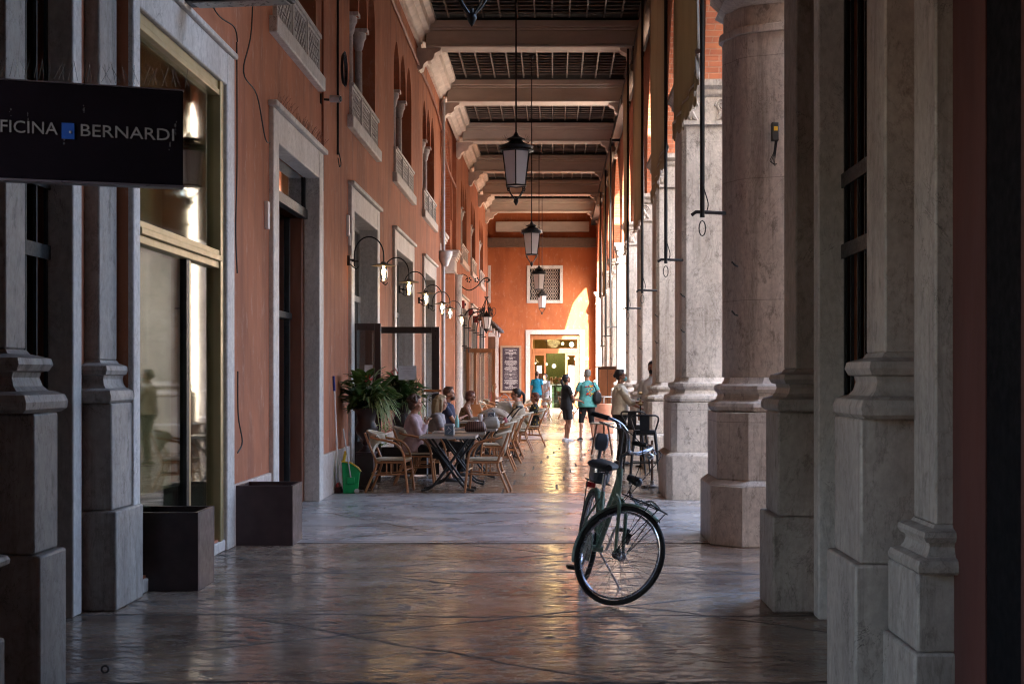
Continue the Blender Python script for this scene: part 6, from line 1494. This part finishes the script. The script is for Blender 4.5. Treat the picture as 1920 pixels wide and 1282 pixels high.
    for ex in extras:
        if ex == 'mask' or ex == 'blackmask':
            b = MB(); b.sphere(hp_((0, .048, -.038)), .066, 16, Rm, (.90, .92, .80)); me = mkobj('face_mask', b, cm('teal_mask', (.16, .36, .34, 1)) if ex == 'mask' else cm('black_mask', (.012, .012, .014, 1)), t)
            b = MB()
            for s in (-1, 1): b.tube([hp_((s*.055, .055, -.02)), hp_((s*.078, -.01, .0))], .002, 4)
            mkobj('mask_loop', b, cm('white_loop', (.6, .6, .6, 1)), t)
        if ex == 'glasses':
            b = MB()
            for s in (-1, 1): b.tube([hp_((s*.034+.022*math.cos(R(a)), .094, .026+.017*math.sin(R(a)))) for a in range(0, 360, 30)], .0025, 4, closed=True); b.tube([hp_((s*.056, .092, .03)), hp_((s*.08, -.0, .02))], .002, 4)
            b.tube([hp_((-.012, .096, .028)), hp_((.012, .096, .028))], .002, 4); mkobj('glasses', b, IRON, t)
        if ex == 'sunglasses':
            b = MB()
            for s in (-1, 1): b.sphere(hp_((s*.034, .088, .024)), .024, 10, Rm, (1, .3, .85)); b.tube([hp_((s*.056, .085, .03)), hp_((s*.08, -.0, .02))], .003, 4)
            b.tube([hp_((-.012, .096, .028)), hp_((.012, .096, .028))], .003, 4); mkobj('sunglasses', b, DARK, t)
        if ex == 'sunhead':
            b = MB()
            for s in (-1, 1): b.sphere(hp_((s*.034, .045, .145)), .025, 10, Rm, (1, .4, .8))
            mkobj('sunglasses', b, DARK, t)
        if ex == 'beard':
            b = MB(); b.sphere(hp_((0, .040, -.058)), .062, 14, Rm, (.92, .9, .80)); b.sphere(hp_((0, .085, -.035)), .02, 8, Rm, (1.4, .6, .5)); mkobj('beard', bake(b, 'beard', HB, .007, 2), None, t)
        if ex == 'print':
            b = MB(); rr = random.Random(2)
            cols = [cm('red_print', (.5, .04, .03, 1)), cm('yellow_print', (.6, .42, .05, 1)), cm('blue_print', (.05, .1, .3, 1))]
            for k in range(34):
                px_, pz_ = rr.uniform(-.085, .09), rr.uniform(.17, .42); b.mi = rr.choice((0, 0, 1, 1, 2)); b.tube([A(px_+rr.uniform(-.02, .02), -.158+.25*px_*px_*4, pz_), A(px_+.03, -.160+.25*px_*px_*4, pz_+rr.uniform(-.03, .03))], rr.uniform(.012, .02), 5)
            mkobj('shirt_print', b, cols, t)
        if ex == 'necklace':
            b = MB(); b.tube([A(.07*math.cos(R(a)), .01+.075*math.sin(R(a)), .50-.03*math.sin(R(a))) for a in range(0, 360, 20)], .005, 5, closed=True); mkobj('necklace', b, GOLD, t)
        if ex == 'stripe':
            b = MB()
            for k, r_ in ((0, .0), (1, .0)): b.tube([hipj[-1]+Vector((-.085-.012*k, .03, -.17-.03*k)), hipj[-1]+Vector((-.085, -.05, -.24-.01*k))], .013, 6)
            mkobj('shorts_emblem', b, cm('orange_emblem', (.6, .12, .02, 1)), t)
    return t, wr
WHITE = cm('cream_white_shirt', (.52, .46, .37, 1)); BLACKC = cm('black_cloth', (.012, .011, .013, 1)); NAVY = cm('navy_tee', (.025, .03, .075, 1)); PINK = cm('pale_pink_blouse', (.48, .33, .34, 1)); GREYT = cm('light_grey_tee', (.32, .27, .27, 1))
TEAL = cm('teal_tee', (.10, .36, .34, 1)); BLUE = cm('bright_blue_tee', (.01, .30, .48, 1)); LG = cm('pale_grey_tee', (.38, .37, .38, 1)); BGE = cm('beige_blouse', (.40, .32, .23, 1)); REDT = cm('red_top', (.55, .03, .02, 1)); WS = cm('white_trainer', (.6, .6, .62, 1), .5); BS = cm('black_trainer', (.03, .03, .035, 1), .5); GSH = cm('white_shorts', (.55, .52, .5, 1))
fl_ = NT('floral_dress'); vo = fl_.n('ShaderNodeTexVoronoi'); vo.inputs['Scale'].default_value = 15; fl_.l(fl_.coord(), vo.inputs['Vector']); fl_.set(col=fl_.ramp(vo.outputs['Distance'], [(.28, (.45, .30, .03)), (.36, (.02, .018, .012))]), rough=.85); FLOR = fl_.m
# seated guests
person('older woman with short curly brown hair in pale pink blouse, hands clasped, seated', -2.02, 20.72, 2, 1.62, True, 0, SKIN, PINK, 'long', BLACKC, 'capri', BS, HB, 'curly', LH=(-.025, .17, .90), RH=(.03, .18, .90), lean=2, extras=('necklace',), LF=(-.08, .62, .08), RF=(.1, .55, .08), elbow=(.32, .05, .3), wide=1.12)
person('blonde woman with long straight hair in grey tee seated at the cafe', -1.82, 21.9, 4, 1.62, True, 0, SKIN, GREYT, 'short', BLACKC, 'long', BS, HBL, 'long', LH=(-.10, .40, .78), RH=(.12, .36, .78), lean=9, extras=('glasses',), wide=1.1)
person('bearded man with brown hair in navy tee, arms folded, seated', -1.92, 25.6, -8, 1.74, True, 0, SKIN, NAVY, 'short', BLACKC, 'long', BS, HB, 'short', LH=(.10, .22, .76), RH=(-.10, .26, .80), lean=5, pitch=-8, extras=('beard',), wide=1.12, elbow=(.45, .0, .6))
person('woman with auburn hair and sunglasses, bare shoulders, leaning forward over the table', -1.78, 28.1, 2, 1.64, True, 0, SKIN2, cm('leopard_top', (.2, .12, .06, 1), var=.8, scale=30), 'none', BLACKC, 'long', BS, HAUB, 'short_f', LH=(-.12, .42, .78), RH=(.12, .40, .78), lean=14, extras=('sunglasses',))
person('woman with dark ponytail and glasses in beige blouse, seated facing the wall', -.72, 29.4, 182, 1.66, True, 0, SKIN, BGE, 'long', BLACKC, 'long', BS, HK, 'ponytail', LH=(-.12, .34, .82), RH=(.12, .34, .78), lean=6, extras=('glasses',), wide=1.05)
person('short haired woman in black and yellow floral dress, low in her chair', -.48, 32.0, 184, 1.55, True, -.03, SKIN2, FLOR, 'short', FLOR, 'shorts', cm('red_dark_shoe', (.3, .04, .02, 1)), HAUB, 'short_f', LH=(-.12, .3, .74), RH=(.12, .3, .72), lean=-4, extras=('sunglasses',), pitch=-4)
person('distant person in red top seated by the menu board', -2.42, 55.5, 10, 1.66, True, 0, SKIN2, REDT, 'none', BLACKC, 'long', BS, HB, 'short', LH=(-.12, .4, .78), RH=(.1, .4, .78), lean=10)
# standing
person('man in bright blue tee standing with his back turned near the bar doorway', -.66, 56.3, 80, 1.73, False, 0, SKIN, BLUE, 'short', cm('dark_shorts', (.05, .05, .06, 1)), 'shorts', WS, HB, 'short')
person('man in grey tee and white shorts stepping beside the man in blue', -.34, 57.3, 235, 1.63, False, 0, SKIN2, LG, 'short', GSH, 'shorts', WS, HK, 'short', LF=(-.10, .14, .07), RF=(.1, -.2, .12), pitch=-12, LH=(-.1, .22, .95), RH=(.12, .2, .98), extras=('sunhead',))
person('woman in black tee and black shorts standing with head bowed in the aisle', .31, 34.3, 22, 1.585, False, 0, SKIN2, BLACKC, 'short', BLACKC, 'mini', WS, HK, 'ponytail', LH=(-.06, .36, 1.05), RH=(.12, .34, 1.03), pitch=-22, LF=(-.11, .02, .07), RF=(.11, -.02, .07))
person('man in teal tee with colourful back print and black shorts standing in the aisle', .82, 34.7, 108, 1.70, False, 0, SKIN, TEAL, 'short', BLACKC, 'shorts', BS, HGR, 'shaved', LH=(-.24, .30, 1.08), RH=(.24, .12, 1.0), LF=(-.17, 0, .07), RF=(.17, .04, .07), yaw=8, extras=('print', 'stripe'), wide=1.2)
t_, wr_ = person('waitress in cream shirt and black trousers with teal mask and hair clip', 1.17, 25.1, 2, 1.65, False, 0, SKIN2, WHITE, 'rolled', BLACKC, 'tuck', BS, HK, 'bun', LH=(-.02, .36, 1.04), RH=(.06, .40, 1.14), extras=('mask', 'glasses'), LF=(-.12, .02, .07), RF=(.12, -.03, .07), pitch=-6, elbow=(.35, -.1, .95), wide=1.12)
person('waiter in white shirt with black mask half hidden behind a marble pier', 1.80, 25.9, 262, 1.80, False, 0, SKIN2, cm('waiter_white_shirt', (.55, .52, .48, 1)), 'long', BLACKC, 'long', BS, HK, 'short', extras=('blackmask',))
# things carried
t = thing('backpack', 'small black backpack hanging on the right shoulder of the man in teal', 'bag', (1.04, 34.66, 1.02), R(20))
b = MB(); moulding(b, -.07, .07, -.10, .10, [(-.03, -.14), (0, -.12), (.03, -.05), (.03, .08), (.0, .15), (-.04, .17)], .03); mkobj('bag_body', b, BLACKC, t); mkobj('strap', MB().tube(spline([(.0, -.06, .13), (-.08, -.06, .32), (-.10, .0, .40), (-.06, .06, .30), (.0, .06, .13)]), .012, 6), BLACKC, t)
t = thing('drinking_glass', 'stemmed glasses held in the hands of the waitress', 'glass', (1.50, 25.2, .98)); mkobj('glass', MB().lathe([(.03, 0), (.03, .004), (.004, .01), (.004, .08), (.03, .11), (.036, .17), (.03, .19), (.028, .188), (.033, .17), (.026, .115), (0, .09)], (0, 0, 0), 14), GLASS, t)
t = thing('water_bottle', 'pale green spray bottle on the walkway table edge by the plants', 'bottle', (-1.5, 22.1, .757)); mkobj('bottle', MB().lathe([(.03, 0), (.034, .02), (.034, .12), (.012, .17), (.012, .2), (0, .2)], (0, 0, 0), 12), cm('aqua_plastic', (.25, .5, .45, 1), .3), t)
